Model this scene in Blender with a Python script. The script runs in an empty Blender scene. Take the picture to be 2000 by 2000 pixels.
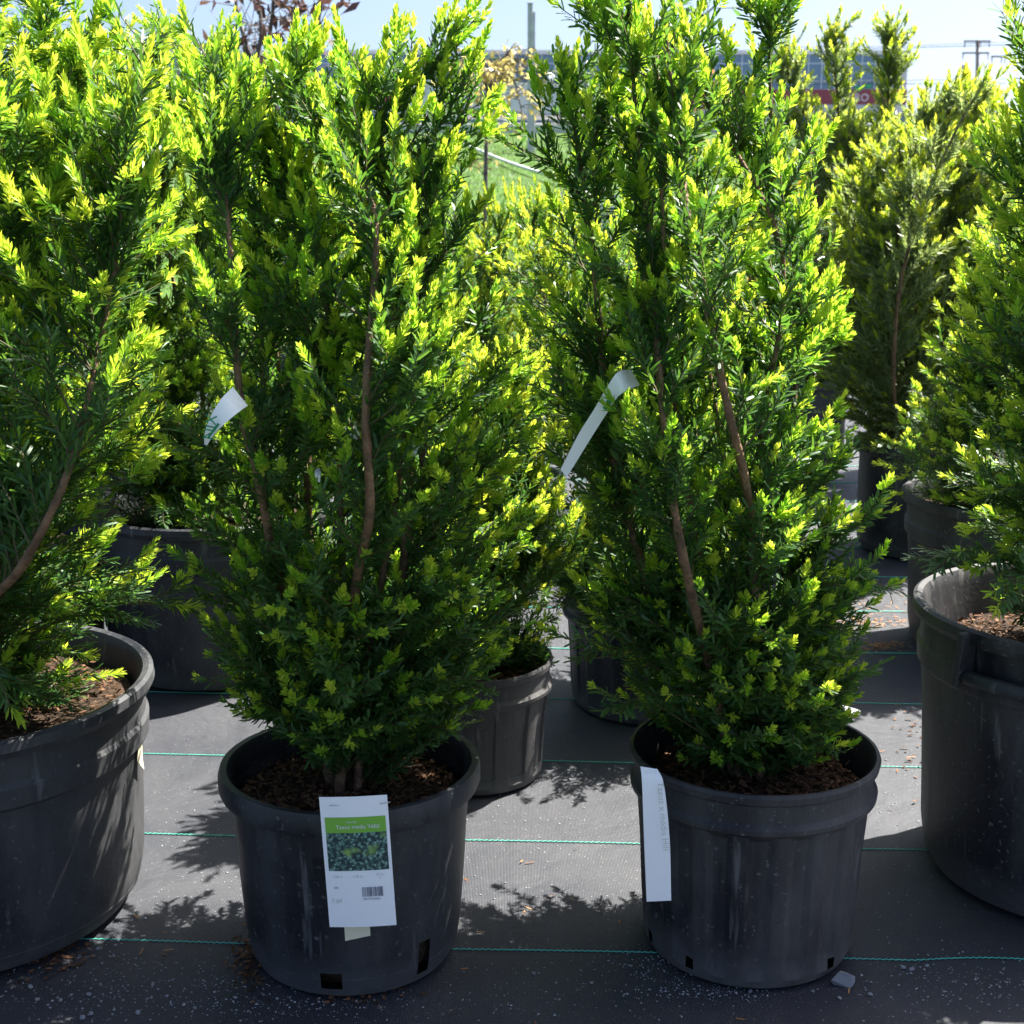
import bpy, bmesh, math, random
import numpy as np
from mathutils import Vector, Matrix
R = math.radians
rng = np.random.default_rng(7)
random.seed(7)
scene = bpy.context.scene
COL = scene.collection

# ------------------------------------------------------------------ camera, sky, sun, exposure
CAM_H, PITCH, F = 0.92, R(12.6), 2700.0        # F in pixels of a 2000 px frame
cam = bpy.data.cameras.new('camera'); cam_o = bpy.data.objects.new('camera', cam); COL.objects.link(cam_o)
cam_o.location = (0, 0, CAM_H); cam_o.rotation_euler = (R(90) - PITCH, 0, 0)
cam.sensor_width = 36.0; cam.lens = 36.0 * F / 2000.0; cam.clip_start = 0.05; cam.clip_end = 2000
cam.dof.use_dof = True; cam.dof.focus_distance = 1.62; cam.dof.aperture_fstop = 16.0
scene.camera = cam_o
SUN_EL, SUN_AZ = R(57), R(34)                  # azimuth from +X towards +Y
sdir = Vector((math.cos(SUN_EL) * math.cos(SUN_AZ), math.cos(SUN_EL) * math.sin(SUN_AZ), math.sin(SUN_EL)))
world = bpy.data.worlds.new('World'); scene.world = world; world.use_nodes = True
wt = world.node_tree; wt.nodes.clear()
sky = wt.nodes.new('ShaderNodeTexSky'); sky.sky_type = 'NISHITA'; sky.sun_disc = False
sky.sun_elevation = SUN_EL; sky.sun_rotation = R(90) - SUN_AZ
sky.air_density = 0.65; sky.dust_density = 2.8; sky.ozone_density = 3.0
bg = wt.nodes.new('ShaderNodeBackground'); bg.inputs[1].default_value = 0.051
wo = wt.nodes.new('ShaderNodeOutputWorld')
wt.links.new(sky.outputs[0], bg.inputs[0]); wt.links.new(bg.outputs[0], wo.inputs[0])
sun = bpy.data.lights.new('sun', 'SUN'); sun.energy = 4.1; sun.angle = R(0.53); sun.color = (1.0, 0.96, 0.88)
sun_o = bpy.data.objects.new('sun', sun); COL.objects.link(sun_o)
sun_o.rotation_euler = (-sdir).to_track_quat('-Z', 'Y').to_euler(); sun_o.location = (3, 2, 6)
vs = scene.view_settings
vs.view_transform = 'Standard'; vs.look = 'None'; vs.gamma = 1.0; vs.use_curve_mapping = False; vs.exposure = 2.4
scene.cycles.max_bounces = 5; scene.cycles.diffuse_bounces = 3; scene.cycles.glossy_bounces = 2
scene.cycles.use_adaptive_sampling = True; scene.cycles.adaptive_threshold = 0.02
scene.cycles.transmission_bounces = 3; scene.cycles.transparent_max_bounces = 4

def at(px, py, Y):
    """world point on the sight line of a pixel, at ground distance Y in front of the camera"""
    x = (px - 1000.0) / F; y = -(py - 1000.0) / F
    d = Vector((x, math.cos(PITCH) + y * math.sin(PITCH), -math.sin(PITCH) + y * math.cos(PITCH)))
    return Vector((0, 0, CAM_H)) + d * (Y / d.y)

# ------------------------------------------------------------------ materials
def mat(name):
    m = bpy.data.materials.new(name); m.use_nodes = True; nt = m.node_tree
    b = nt.nodes['Principled BSDF']
    return m, nt, b
def N(nt, t, **k):
    n = nt.nodes.new(t)
    for a, v in k.items(): setattr(n, a, v)
    return n
def simple(name, col, rough=0.6, spec=0.5, metal=0.0, noise=0.0, nscale=20.0, bump=0.0, bscale=60.0, coat=0.0):
    m, nt, b = mat(name)
    b.inputs['Roughness'].default_value = rough; b.inputs['Metallic'].default_value = metal
    b.inputs['Specular IOR Level'].default_value = spec; b.inputs['Coat Weight'].default_value = coat
    b.inputs['Base Color'].default_value = (*col, 1)
    tc = N(nt, 'ShaderNodeTexCoord')
    if noise:
        no = N(nt, 'ShaderNodeTexNoise'); no.inputs['Scale'].default_value = nscale; no.inputs['Detail'].default_value = 6
        nt.links.new(tc.outputs['Object'], no.inputs['Vector'])
        cr = N(nt, 'ShaderNodeValToRGB'); cr.color_ramp.elements[0].position = .3; cr.color_ramp.elements[1].position = .7
        cr.color_ramp.elements[0].color = (*[c * (1 - noise) for c in col], 1)
        cr.color_ramp.elements[1].color = (*[min(1, c * (1 + noise)) for c in col], 1)
        nt.links.new(no.outputs[0], cr.inputs[0]); nt.links.new(cr.outputs[0], b.inputs['Base Color'])
    if bump:
        no = N(nt, 'ShaderNodeTexNoise'); no.inputs['Scale'].default_value = bscale; no.inputs['Detail'].default_value = 5
        nt.links.new(tc.outputs['Object'], no.inputs['Vector'])
        bu = N(nt, 'ShaderNodeBump'); bu.inputs['Strength'].default_value = bump; bu.inputs['Distance'].default_value = .01
        nt.links.new(no.outputs[0], bu.inputs['Height']); nt.links.new(bu.outputs[0], b.inputs['Normal'])
    return m
def leafmat(name, c0, c1, t0, t1, trans=0.4, rough=0.38, spec=0.5):
    """needles and leaves: a two-tone blade, part reflecting, part letting light through; 'tint' varies per blade"""
    m, nt, b = mat(name)
    at_ = N(nt, 'ShaderNodeAttribute', attribute_name='tint')
    mx = N(nt, 'ShaderNodeMix', data_type='RGBA'); mx.inputs[6].default_value = (*c0, 1); mx.inputs[7].default_value = (*c1, 1)
    mt = N(nt, 'ShaderNodeMix', data_type='RGBA'); mt.inputs[6].default_value = (*t0, 1); mt.inputs[7].default_value = (*t1, 1)
    nt.links.new(at_.outputs['Fac'], mx.inputs[0]); nt.links.new(at_.outputs['Fac'], mt.inputs[0])
    nt.links.new(mx.outputs[2], b.inputs['Base Color'])
    b.inputs['Roughness'].default_value = rough; b.inputs['Specular IOR Level'].default_value = spec
    tr = N(nt, 'ShaderNodeBsdfTranslucent'); nt.links.new(mt.outputs[2], tr.inputs[0])
    ms = N(nt, 'ShaderNodeMixShader'); ms.inputs[0].default_value = trans
    nt.links.new(b.outputs[0], ms.inputs[1]); nt.links.new(tr.outputs[0], ms.inputs[2])
    nt.links.new(ms.outputs[0], nt.nodes['Material Output'].inputs[0])
    return m
M = {}
M['needle_dark'] = leafmat('yew_needle', (.026, .084, .026), (.070, .150, .036), (.08, .23, .025), (.19, .36, .035), .38, .46, .45)
M['needle_new'] = leafmat('yew_new_needle', (.20, .40, .040), (.44, .54, .060), (.40, .70, .04), (.76, .84, .07), .55, .5, .35)
M['needle_grey'] = leafmat('grey_yew_needle', (.12, .18, .085), (.24, .29, .13), (.26, .38, .10), (.46, .54, .16), .46, .42, .55)
M['needle_gold'] = leafmat('gold_yew_needle', (.30, .44, .04), (.48, .52, .06), (.56, .78, .05), (.84, .86, .08), .55, .5, .35)
M['twig'] = simple('twig_green_brown', (.09, .075, .025), .7, noise=.4, nscale=30)
M['bark'] = simple('yew_bark', (.17, .095, .050), .8, noise=.55, nscale=45, bump=.8, bscale=90)
def plastic(name, base, dust, amt=.35, rough=.42):
    m, nt, b = mat(name)
    tc = N(nt, 'ShaderNodeTexCoord')
    n1 = N(nt, 'ShaderNodeTexNoise'); n1.inputs['Scale'].default_value = 7; n1.inputs['Detail'].default_value = 8; n1.inputs['Roughness'].default_value = .7
    mp = N(nt, 'ShaderNodeMapping'); mp.inputs['Scale'].default_value = (1, 1, .35)
    nt.links.new(tc.outputs['Object'], mp.inputs[0]); nt.links.new(mp.outputs[0], n1.inputs['Vector'])
    n2 = N(nt, 'ShaderNodeTexNoise'); n2.inputs['Scale'].default_value = 160; n2.inputs['Detail'].default_value = 3
    nt.links.new(tc.outputs['Object'], n2.inputs['Vector'])
    c1 = N(nt, 'ShaderNodeValToRGB'); c1.color_ramp.elements[0].position = .42; c1.color_ramp.elements[1].position = .75
    c1.color_ramp.elements[0].color = (0, 0, 0, 1); c1.color_ramp.elements[1].color = (amt, amt, amt, 1)
    c2 = N(nt, 'ShaderNodeValToRGB'); c2.color_ramp.elements[0].position = .63; c2.color_ramp.elements[1].position = .70
    c2.color_ramp.elements[0].color = (0, 0, 0, 1); c2.color_ramp.elements[1].color = (.6, .6, .6, 1)
    nt.links.new(n1.outputs[0], c1.inputs[0]); nt.links.new(n2.outputs[0], c2.inputs[0])
    mp2 = N(nt, 'ShaderNodeMapping'); mp2.inputs['Rotation'].default_value = (.3, .55, .2); mp2.inputs['Scale'].default_value = (38, 38, 3.2)
    n3 = N(nt, 'ShaderNodeTexNoise'); n3.inputs['Scale'].default_value = 1.6; n3.inputs['Detail'].default_value = 3
    nt.links.new(tc.outputs['Object'], mp2.inputs[0]); nt.links.new(mp2.outputs[0], n3.inputs['Vector'])
    c3 = N(nt, 'ShaderNodeValToRGB'); c3.color_ramp.elements[0].position = .62; c3.color_ramp.elements[1].position = .76
    c3.color_ramp.elements[0].color = (0, 0, 0, 1); c3.color_ramp.elements[1].color = (.8, .8, .8, 1)
    nt.links.new(n3.outputs[0], c3.inputs[0])
    mx0 = N(nt, 'ShaderNodeMath', operation='MAXIMUM'); nt.links.new(c1.outputs[0], mx0.inputs[0]); nt.links.new(c3.outputs[0], mx0.inputs[1])
    sx = N(nt, 'ShaderNodeSeparateXYZ'); nt.links.new(tc.outputs['Object'], sx.inputs[0])
    mr = N(nt, 'ShaderNodeMapRange'); mr.inputs[1].default_value = .07; mr.inputs[2].default_value = .0; nt.links.new(sx.outputs[2], mr.inputs[0])
    n4 = N(nt, 'ShaderNodeTexNoise'); n4.inputs['Scale'].default_value = 28; n4.inputs['Detail'].default_value = 7; n4.inputs['Roughness'].default_value = .75; nt.links.new(tc.outputs['Object'], n4.inputs['Vector'])
    sp_ = N(nt, 'ShaderNodeMath', operation='MULTIPLY'); nt.links.new(mr.outputs[0], sp_.inputs[0]); nt.links.new(n4.outputs[0], sp_.inputs[1])
    mx9 = N(nt, 'ShaderNodeMath', operation='MAXIMUM'); nt.links.new(mx0.outputs[0], mx9.inputs[0]); nt.links.new(sp_.outputs[0], mx9.inputs[1]); mx0 = mx9
    mx_ = N(nt, 'ShaderNodeMath', operation='MAXIMUM'); nt.links.new(mx0.outputs[0], mx_.inputs[0]); nt.links.new(c2.outputs[0], mx_.inputs[1])
    mx = N(nt, 'ShaderNodeMix', data_type='RGBA'); mx.inputs[6].default_value = (*base, 1); mx.inputs[7].default_value = (*dust, 1)
    nt.links.new(mx_.outputs[0], mx.inputs[0]); nt.links.new(mx.outputs[2], b.inputs['Base Color'])
    b.inputs['Specular IOR Level'].default_value = .36
    ra = N(nt, 'ShaderNodeMath', operation='MULTIPLY_ADD'); ra.inputs[1].default_value = .8; ra.inputs[2].default_value = rough
    nt.links.new(mx_.outputs[0], ra.inputs[0]); nt.links.new(ra.outputs[0], b.inputs['Roughness'])
    bu = N(nt, 'ShaderNodeBump'); bu.inputs['Strength'].default_value = .18; bu.inputs['Distance'].default_value = .002
    nt.links.new(n2.outputs[0], bu.inputs['Height']); nt.links.new(bu.outputs[0], b.inputs['Normal'])
    return m
M['pot'] = plastic('black_plastic', (.015, .016, .020), (.16, .16, .16), .42)
M['pot_dusty'] = plastic('dusty_black_plastic', (.017, .017, .021), (.19, .18, .17), .5, .46)
M['soil'] = simple('potting_soil', (.035, .022, .014), .95, .2, noise=.6, nscale=60, bump=1.0, bscale=120)
M['bark_chip'] = leafmat('bark_chips', (.040, .022, .014), (.20, .10, .05), (.1, .05, .02), (.3, .15, .06), .10, .8, .2)
M['dry_needle'] = leafmat('dry_needles', (.30, .13, .05), (.48, .26, .11), (.4, .2, .08), (.5, .3, .12), .2, .7, .2)
# woven ground cover
m, nt, b = mat('woven_ground_cover'); M['fabric'] = m
tc = N(nt, 'ShaderNodeTexCoord')
w1 = N(nt, 'ShaderNodeTexWave', wave_type='BANDS', bands_direction='X'); w1.inputs['Scale'].default_value = 150; w1.inputs['Distortion'].default_value = 1.2; w1.inputs['Detail'].default_value = 1
w2 = N(nt, 'ShaderNodeTexWave', wave_type='BANDS', bands_direction='Y'); w2.inputs['Scale'].default_value = 110; w2.inputs['Distortion'].default_value = 1.2; w2.inputs['Detail'].default_value = 1
for w in (w1, w2): nt.links.new(tc.outputs['Object'], w.inputs['Vector'])
mu = N(nt, 'ShaderNodeMath', operation='MULTIPLY'); nt.links.new(w1.outputs['Fac'], mu.inputs[0]); nt.links.new(w2.outputs['Fac'], mu.inputs[1])
n1 = N(nt, 'ShaderNodeTexNoise'); n1.inputs['Scale'].default_value = 3.2; n1.inputs['Detail'].default_value = 8; n1.inputs['Roughness'].default_value = .65
n2 = N(nt, 'ShaderNodeTexNoise'); n2.inputs['Scale'].default_value = 320; n2.inputs['Detail'].default_value = 2
for n_ in (n1, n2): nt.links.new(tc.outputs['Object'], n_.inputs['Vector'])
cr = N(nt, 'ShaderNodeValToRGB'); cr.color_ramp.elements[0].position = .35; cr.color_ramp.elements[1].position = .72
cr.color_ramp.elements[0].color = (.025, .028, .037, 1); cr.color_ramp.elements[1].color = (.052, .053, .060, 1)
nt.links.new(n1.outputs[0], cr.inputs[0])
mx = N(nt, 'ShaderNodeMix', data_type='RGBA', blend_type='MULTIPLY'); mx.inputs[0].default_value = .55
nt.links.new(cr.outputs[0], mx.inputs[6]); 
sc_ = N(nt, 'ShaderNodeMapRange'); sc_.inputs[3].default_value = .55; sc_.inputs[4].default_value = 1.35
nt.links.new(mu.outputs[0], sc_.inputs[0]); nt.links.new(sc_.outputs[0], mx.inputs[7])
c2 = N(nt, 'ShaderNodeValToRGB'); c2.color_ramp.elements[0].position = .67; c2.color_ramp.elements[1].position = .74
nt.links.new(n2.outputs[0], c2.inputs[0])
mx2 = N(nt, 'ShaderNodeMix', data_type='RGBA'); mx2.inputs[7].default_value = (.30, .30, .29, 1)
nt.links.new(c2.outputs[0], mx2.inputs[0]); nt.links.new(mx.outputs[2], mx2.inputs[6]); nt.links.new(mx2.outputs[2], b.inputs['Base Color'])
b.inputs['Roughness'].default_value = .6; b.inputs['Specular IOR Level'].default_value = .5
n5 = N(nt, 'ShaderNodeTexNoise'); n5.inputs['Scale'].default_value = 5; n5.inputs['Detail'].default_value = 4; n5.inputs['Distortion'].default_value = .6
nt.links.new(tc.outputs['Object'], n5.inputs['Vector'])
bw = N(nt, 'ShaderNodeBump'); bw.inputs['Strength'].default_value = .5; bw.inputs['Distance'].default_value = .03
nt.links.new(n5.outputs[0], bw.inputs['Height'])
bu = N(nt, 'ShaderNodeBump'); bu.inputs['Strength'].default_value = .5; bu.inputs['Distance'].default_value = .0012
nt.links.new(bw.outputs[0], bu.inputs['Normal']); nt.links.new(mu.outputs[0], bu.inputs['Height']); nt.links.new(bu.outputs[0], b.inputs['Normal'])
M['thread'] = simple('green_thread', (.06, .42, .32), .5)
M['lawn'] = simple('lawn', (.048, .098, .014), .9, .2, noise=.35, nscale=2.5)
M['grass'] = leafmat('grass_blade', (.050, .115, .018), (.095, .16, .028), (.08, .19, .02), (.15, .24, .035), .35, .5, .4)
M['asphalt'] = simple('asphalt', (.09, .09, .09), .85, noise=.2, nscale=3)
M['concrete'] = simple('kerb_concrete', (.55, .54, .52), .85, noise=.1, nscale=4)
M['stone'] = simple('grey_stone', (.33, .34, .36), .85, noise=.25, nscale=60, bump=.6, bscale=60)
M['tag_white'] = simple('tag_card', (.93, .93, .93), .45, .4)
M['tag_cream'] = simple('tag_cream', (.78, .70, .50), .5, .4)
M['tag_green'] = simple('tag_green', (.20, .46, .055), .45, .4)
M['tag_print'] = simple('tag_dark_print', (.10, .12, .17), .5, .4)
M['tag_grey'] = simple('tag_faint_print', (.52, .56, .50), .5, .4)
M['tag_dgreen'] = simple('tag_dark_green_print', (.02, .26, .12), .5, .4)
M['metal'] = simple('staple_metal', (.6, .6, .6), .35, metal=1.0)
# printed photograph of foliage on the tag
m, nt, b = mat('tag_printed_foliage'); M['tag_photo'] = m
tc = N(nt, 'ShaderNodeTexCoord'); vo = N(nt, 'ShaderNodeTexVoronoi'); vo.inputs['Scale'].default_value = 250
nz_ = N(nt, 'ShaderNodeTexNoise'); nz_.inputs['Scale'].default_value = 420; nz_.inputs['Detail'].default_value = 4; nt.links.new(tc.outputs['Object'], nz_.inputs['Vector'])
va_ = N(nt, 'ShaderNodeMix', data_type='VECTOR'); va_.inputs[0].default_value = .006; nt.links.new(tc.outputs['Object'], va_.inputs[4]); nt.links.new(nz_.outputs['Color'], va_.inputs[5])
nt.links.new(va_.outputs[1], vo.inputs['Vector'])
cr = N(nt, 'ShaderNodeValToRGB'); e = cr.color_ramp.elements
e[0].position = .1; e[0].color = (.34, .50, .42, 1); e[1].position = .62; e[1].color = (.012, .035, .04, 1)
e2 = e.new(.34); e2.color = (.10, .22, .17, 1)
nt.links.new(vo.outputs['Distance'], cr.inputs[0])
no = N(nt, 'ShaderNodeTexNoise'); no.inputs['Scale'].default_value = 40; nt.links.new(tc.outputs['Object'], no.inputs['Vector'])
c3 = N(nt, 'ShaderNodeValToRGB'); c3.color_ramp.elements[0].position = .6; c3.color_ramp.elements[1].position = .75
nt.links.new(no.outputs[0], c3.inputs[0])
mx = N(nt, 'ShaderNodeMix', data_type='RGBA'); mx.inputs[7].default_value = (.25, .42, .08, 1)
nt.links.new(c3.outputs[0], mx.inputs[0]); nt.links.new(cr.outputs[0], mx.inputs[6]); nt.links.new(mx.outputs[2], b.inputs['Base Color'])
M['facade'] = simple('pale_cladding', (.62, .63, .65), .6, noise=.06, nscale=1)
M['glass'] = simple('blue_glazing', (.15, .25, .36), .15, .6)
M['mullion'] = simple('pale_mullion', (.62, .72, .80), .4)
M['red'] = simple('red_band', (.28, .055, .075), .5)
M['white'] = simple('white_paint', (.8, .8, .8), .45)
M['roof_grey'] = simple('roof_unit', (.38, .37, .37), .6)
M['sign_green'] = simple('sign_green', (.03, .40, .16), .4)
M['galv'] = simple('galvanised_steel', (.50, .46, .56), .5, metal=.0, noise=.15, nscale=6)
M['wood_pole'] = simple('weathered_pole', (.26, .24, .22), .9, noise=.2, nscale=8)
M['wire'] = simple('wire', (.06, .06, .07), .6)
M['silver'] = simple('silver_paint', (.55, .57, .60), .28, metal=.55, coat=.6)
M['car_white'] = simple('white_car_paint', (.78, .78, .78), .3, coat=.6)
M['car_glass'] = simple('car_glass', (.06, .09, .12), .06, .9)
M['rubber'] = simple('tyre_rubber', (.02, .02, .02), .8)
M['rim'] = simple('wheel_rim', (.5, .5, .52), .35, metal=.8)
M['lamp_red'] = simple('red_lens', (.5, .02, .02), .2)
M['lamp_clear'] = simple('clear_lens', (.7, .7, .72), .15)
M['red_leaf'] = leafmat('dark_red_leaf', (.055, .034, .034), (.10, .060, .052), (.11, .05, .045), (.17, .08, .06), .28)
M['yel_leaf'] = leafmat('straw_yellow_leaf', (.38, .30, .10), (.48, .40, .15), (.60, .50, .16), (.70, .62, .22), .45)
M['grn_leaf'] = leafmat('mid_green_leaf', (.06, .13, .035), (.11, .20, .05), (.14, .30, .05), (.24, .38, .06), .42)
M['org_leaf'] = leafmat('orange_leaf', (.48, .26, .05), (.55, .40, .08), (.75, .42, .06), (.8, .58, .1), .45)
M['rust_leaf'] = leafmat('rust_leaf', (.40, .12, .06), (.48, .2, .1), (.5, .18, .08), (.55, .25, .1), .4)
M['blue_needle'] = leafmat('spruce_needle', (.035, .065, .060), (.07, .11, .10), (.05, .10, .08), (.08, .14, .1), .2)
M['pink_petal'] = leafmat('pink_petal', (.55, .20, .38), (.68, .34, .5), (.7, .3, .45), (.8, .45, .6), .4)
M['grey_bark'] = simple('grey_bark', (.16, .13, .12), .85, noise=.4, nscale=30, bump=.5)
M['hose'] = simple('pale_hose', (.62, .64, .62), .5)

# ------------------------------------------------------------------ mesh helpers
def link(o, parent=None):
    COL.objects.link(o)
    if parent is not None: o.parent = parent
    return o
def tag(o, label=None, cat=None, group=None, kind=None):
    if label: o['label'] = label
    if cat: o['category'] = cat
    if group: o['group'] = group
    if kind: o['kind'] = kind
    return o
def empty(name, loc=(0, 0, 0), rz=0.0):
    o = bpy.data.objects.new(name, None); link(o); o.location = loc; o.rotation_euler = (0, 0, rz); o.empty_display_size = .05
    return o
def tri_mesh(name, V, T, material, parent=None, tint=None, smooth=False):
    me = bpy.data.meshes.new(name); V = np.ascontiguousarray(V, dtype=np.float32); T = np.ascontiguousarray(T, dtype=np.int32)
    me.vertices.add(len(V)); me.vertices.foreach_set('co', V.ravel())
    me.loops.add(T.size); me.loops.foreach_set('vertex_index', T.ravel())
    me.polygons.add(len(T)); me.polygons.foreach_set('loop_start', np.arange(0, T.size, 3, dtype=np.int32))
    if tint is not None:
        a = me.attributes.new('tint', 'FLOAT', 'POINT'); a.data.foreach_set('value', np.ascontiguousarray(tint, dtype=np.float32))
    me.update(calc_edges=True)
    if smooth: me.polygons.foreach_set('use_smooth', np.ones(len(T), dtype=bool))
    me.materials.append(material)
    return link(bpy.data.objects.new(name, me), parent)
def obj(name, bm, material, parent=None, smooth=False):
    me = bpy.data.meshes.new(name); bm.normal_update(); bm.to_mesh(me); bm.free(); me.materials.append(material)
    if smooth:
        for p in me.polygons: p.use_smooth = True
    return link(bpy.data.objects.new(name, me), parent)
def pydata(name, V, Fc, material, parent=None, smooth=False):
    me = bpy.data.meshes.new(name); me.from_pydata([tuple(v) for v in V], [], Fc); me.materials.append(material)
    if smooth:
        for p in me.polygons: p.use_smooth = True
    me.update()
    return link(bpy.data.objects.new(name, me), parent)
def box(bm, lo, hi, mtx=None, bevel=0.0):
    v = [bm.verts.new((x, y, z)) for x in (lo[0], hi[0]) for y in (lo[1], hi[1]) for z in (lo[2], hi[2])]
    f = [(0, 1, 3, 2), (4, 6, 7, 5), (0, 4, 5, 1), (2, 3, 7, 6), (0, 2, 6, 4), (1, 5, 7, 3)]
    fs = [bm.faces.new([v[i] for i in q]) for q in f]
    if bevel:
        es = list({e for q in fs for e in q.edges})
        r = bmesh.ops.bevel(bm, geom=es, offset=bevel, segments=2, affect='EDGES', profile=.5)
        v = [x for x in bm.verts if x.is_valid and x not in v] + [x for x in v if x.is_valid] if mtx is not None else v
    if mtx is not None:
        bmesh.ops.transform(bm, matrix=mtx, verts=[x for x in v if x.is_valid])
def boxo(name, lo, hi, material, parent=None, bevel=0.0):
    bm = bmesh.new(); box(bm, lo, hi, bevel=bevel); return obj(name, bm, material, parent)
def tube(name, pts, rad, material, parent=None, n=8, cap=True, wob=0.0):
    """swept tube; rad is a number or one per point"""
    P = np.array([tuple(p) for p in pts], dtype=float); m_ = len(P)
    rad = np.full(m_, rad, dtype=float) if np.isscalar(rad) else np.array(rad, dtype=float)
    T = np.gradient(P, axis=0); T /= np.linalg.norm(T, axis=1)[:, None] + 1e-12
    ref = np.array([0, 0, 1.0]) if abs(T[:, 2]).mean() < .8 else np.array([1.0, 0, 0])
    U = np.cross(T, ref); U /= np.linalg.norm(U, axis=1)[:, None] + 1e-12
    W = np.cross(T, U)
    a = np.linspace(0, 2 * np.pi, n, endpoint=False)
    rr = rad[:, None] * (1 + wob * rng.standard_normal((m_, n)))
    V = P[:, None, :] + rr[..., None] * (np.cos(a)[None, :, None] * U[:, None, :] + np.sin(a)[None, :, None] * W[:, None, :])
    V = V.reshape(-1, 3); Fc = []
    for i in range(m_ - 1):
        for k in range(n):
            Fc.append((i * n + k, i * n + (k + 1) % n, (i + 1) * n + (k + 1) % n, (i + 1) * n + k))
    if cap:
        Fc.append(tuple(range(n))[::-1]); Fc.append(tuple(range((m_ - 1) * n, m_ * n)))
    return pydata(name, V, Fc, material, parent, smooth=True)
def catmull(pts, n):
    P = [Vector(p) for p in pts]; P = [P[0] * 2 - P[1]] + P + [P[-1] * 2 - P[-2]]; out = []
    for i in range(1, len(P) - 2):
        for k in range(n):
            t = k / n; a, b_, c, d = P[i - 1], P[i], P[i + 1], P[i + 2]
            out.append(.5 * ((2 * b_) + (c - a) * t + (2 * a - 5 * b_ + 4 * c - d) * t * t + (3 * b_ - a - 3 * c + d) * t ** 3))
    out.append(P[-2]); return out
def text_obj(name, body, size, material, parent, mtx, spacing=1.0, shear=0.0):
    cu = bpy.data.curves.new(name, 'FONT'); cu.body = body; cu.size = size; cu.align_x = 'LEFT'; cu.space_character = spacing; cu.shear = shear
    t = bpy.data.objects.new(name + '_c', cu); COL.objects.link(t); bpy.context.view_layer.update()
    dg = bpy.context.evaluated_depsgraph_get(); me = bpy.data.meshes.new_from_object(t.evaluated_get(dg))
    COL.objects.unlink(t); bpy.data.objects.remove(t); bpy.data.curves.remove(cu)
    me.name = name; me.materials.clear(); me.materials.append(material)
    o = link(bpy.data.objects.new(name, me), parent); o.matrix_local = mtx
    return o

# ------------------------------------------------------------------ ground, lawn, road
def terrain_z(y):
    if y < 7: return 0.0
    if y < 31: return (y - 7) * .1021
    if y < 40: return 2.45 + (y - 31) * .02
    return 2.63 + (min(y, 110) - 40) * .0615
fabric = boxo('ground_cover', (-7, -1.5, -.02), (9, 6.9, 0), M['fabric'])
tag(fabric, 'black woven ground cover fabric with thin green guide threads', kind='structure')
gth = R(-2.6)
for k in range(12):
    y0 = 1.580 + .3035 * k if k else 1.580
    pts = []
    nseg = 1500 if k < 4 else 200; xa, xb = (-1.15, 1.25) if k < 4 else (-2.6, 2.6)
    for i in range(nseg + 1):
        x = xa + (xb - xa) * i / nseg
        wob = (.0011 * math.sin(x * 800) if k < 4 else 0) + .002 * math.sin(x * 9 + k)
        if k == 0 and x > .5: wob += .010 * math.sin((x - .5) * 16)
        pts.append((x, y0 + x * math.tan(gth) + wob - .0, .0015))
    tube('green_thread', pts, .0009 if k < 4 else .0012, M['thread'], fabric, n=4)
bm = bmesh.new()
ys = [6.9, 7, 8, 10, 13, 17, 22, 27, 30.2]
def strip(name, ys, x0, x1, m, lift=0.0, nx=24):
    V = []; Fc = []
    for y in ys:
        for i in range(nx + 1):
            x = x0 + (x1 - x0) * i / nx
            V.append((x, y, terrain_z(y) + lift + (.03 * math.sin(x * .7 + y) if 8 < y < 30 else 0)))
    for j in range(len(ys) - 1):
        for i in range(nx):
            a = j * (nx + 1) + i; Fc.append((a, a + 1, a + nx + 2, a + nx + 1))
    return pydata(name, V, Fc, m, smooth=True)
bm.free()
tag(strip('lawn', ys, -40, 40, M['lawn'], nx=80), kind='structure')
tag(strip('road', [30.2, 31, 34, 38, 40], -70, 70, M['asphalt'], .0), kind='structure')
tag(strip('terrain', [40, 60, 90, 110, 160, 900], -600, 600, M['asphalt'], -.004), kind='structure')
base_g = boxo('ground', (-600, -300, -.9), (600, 900, -.6), M['lawn']); tag(base_g, kind='structure')
kerb = boxo('kerb', (-60, 30.0, 2.30), (60, 30.25, 2.52), M['concrete']); tag(kerb, kind='structure')
# grass blades on the slope
def blades(name, n, xr, yr, L, W, material, droop=.4):
    x = rng.uniform(*xr, n); y = rng.uniform(*yr, n); z = np.array([terrain_z(v) for v in y])
    P = np.stack([x, y, z], 1); a = rng.uniform(0, 2 * np.pi, n); e = rng.uniform(.9, 1.5, n)
    D = np.stack([np.cos(a) * np.cos(e), np.sin(a) * np.cos(e), np.sin(e)], 1)
    Nn = np.stack([-np.sin(e) * np.cos(a), -np.sin(e) * np.sin(a), np.cos(e)], 1)
    ln = L * rng.uniform(.5, 1.3, n)
    return P, D, Nn, ln, np.full(n, W)

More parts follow.
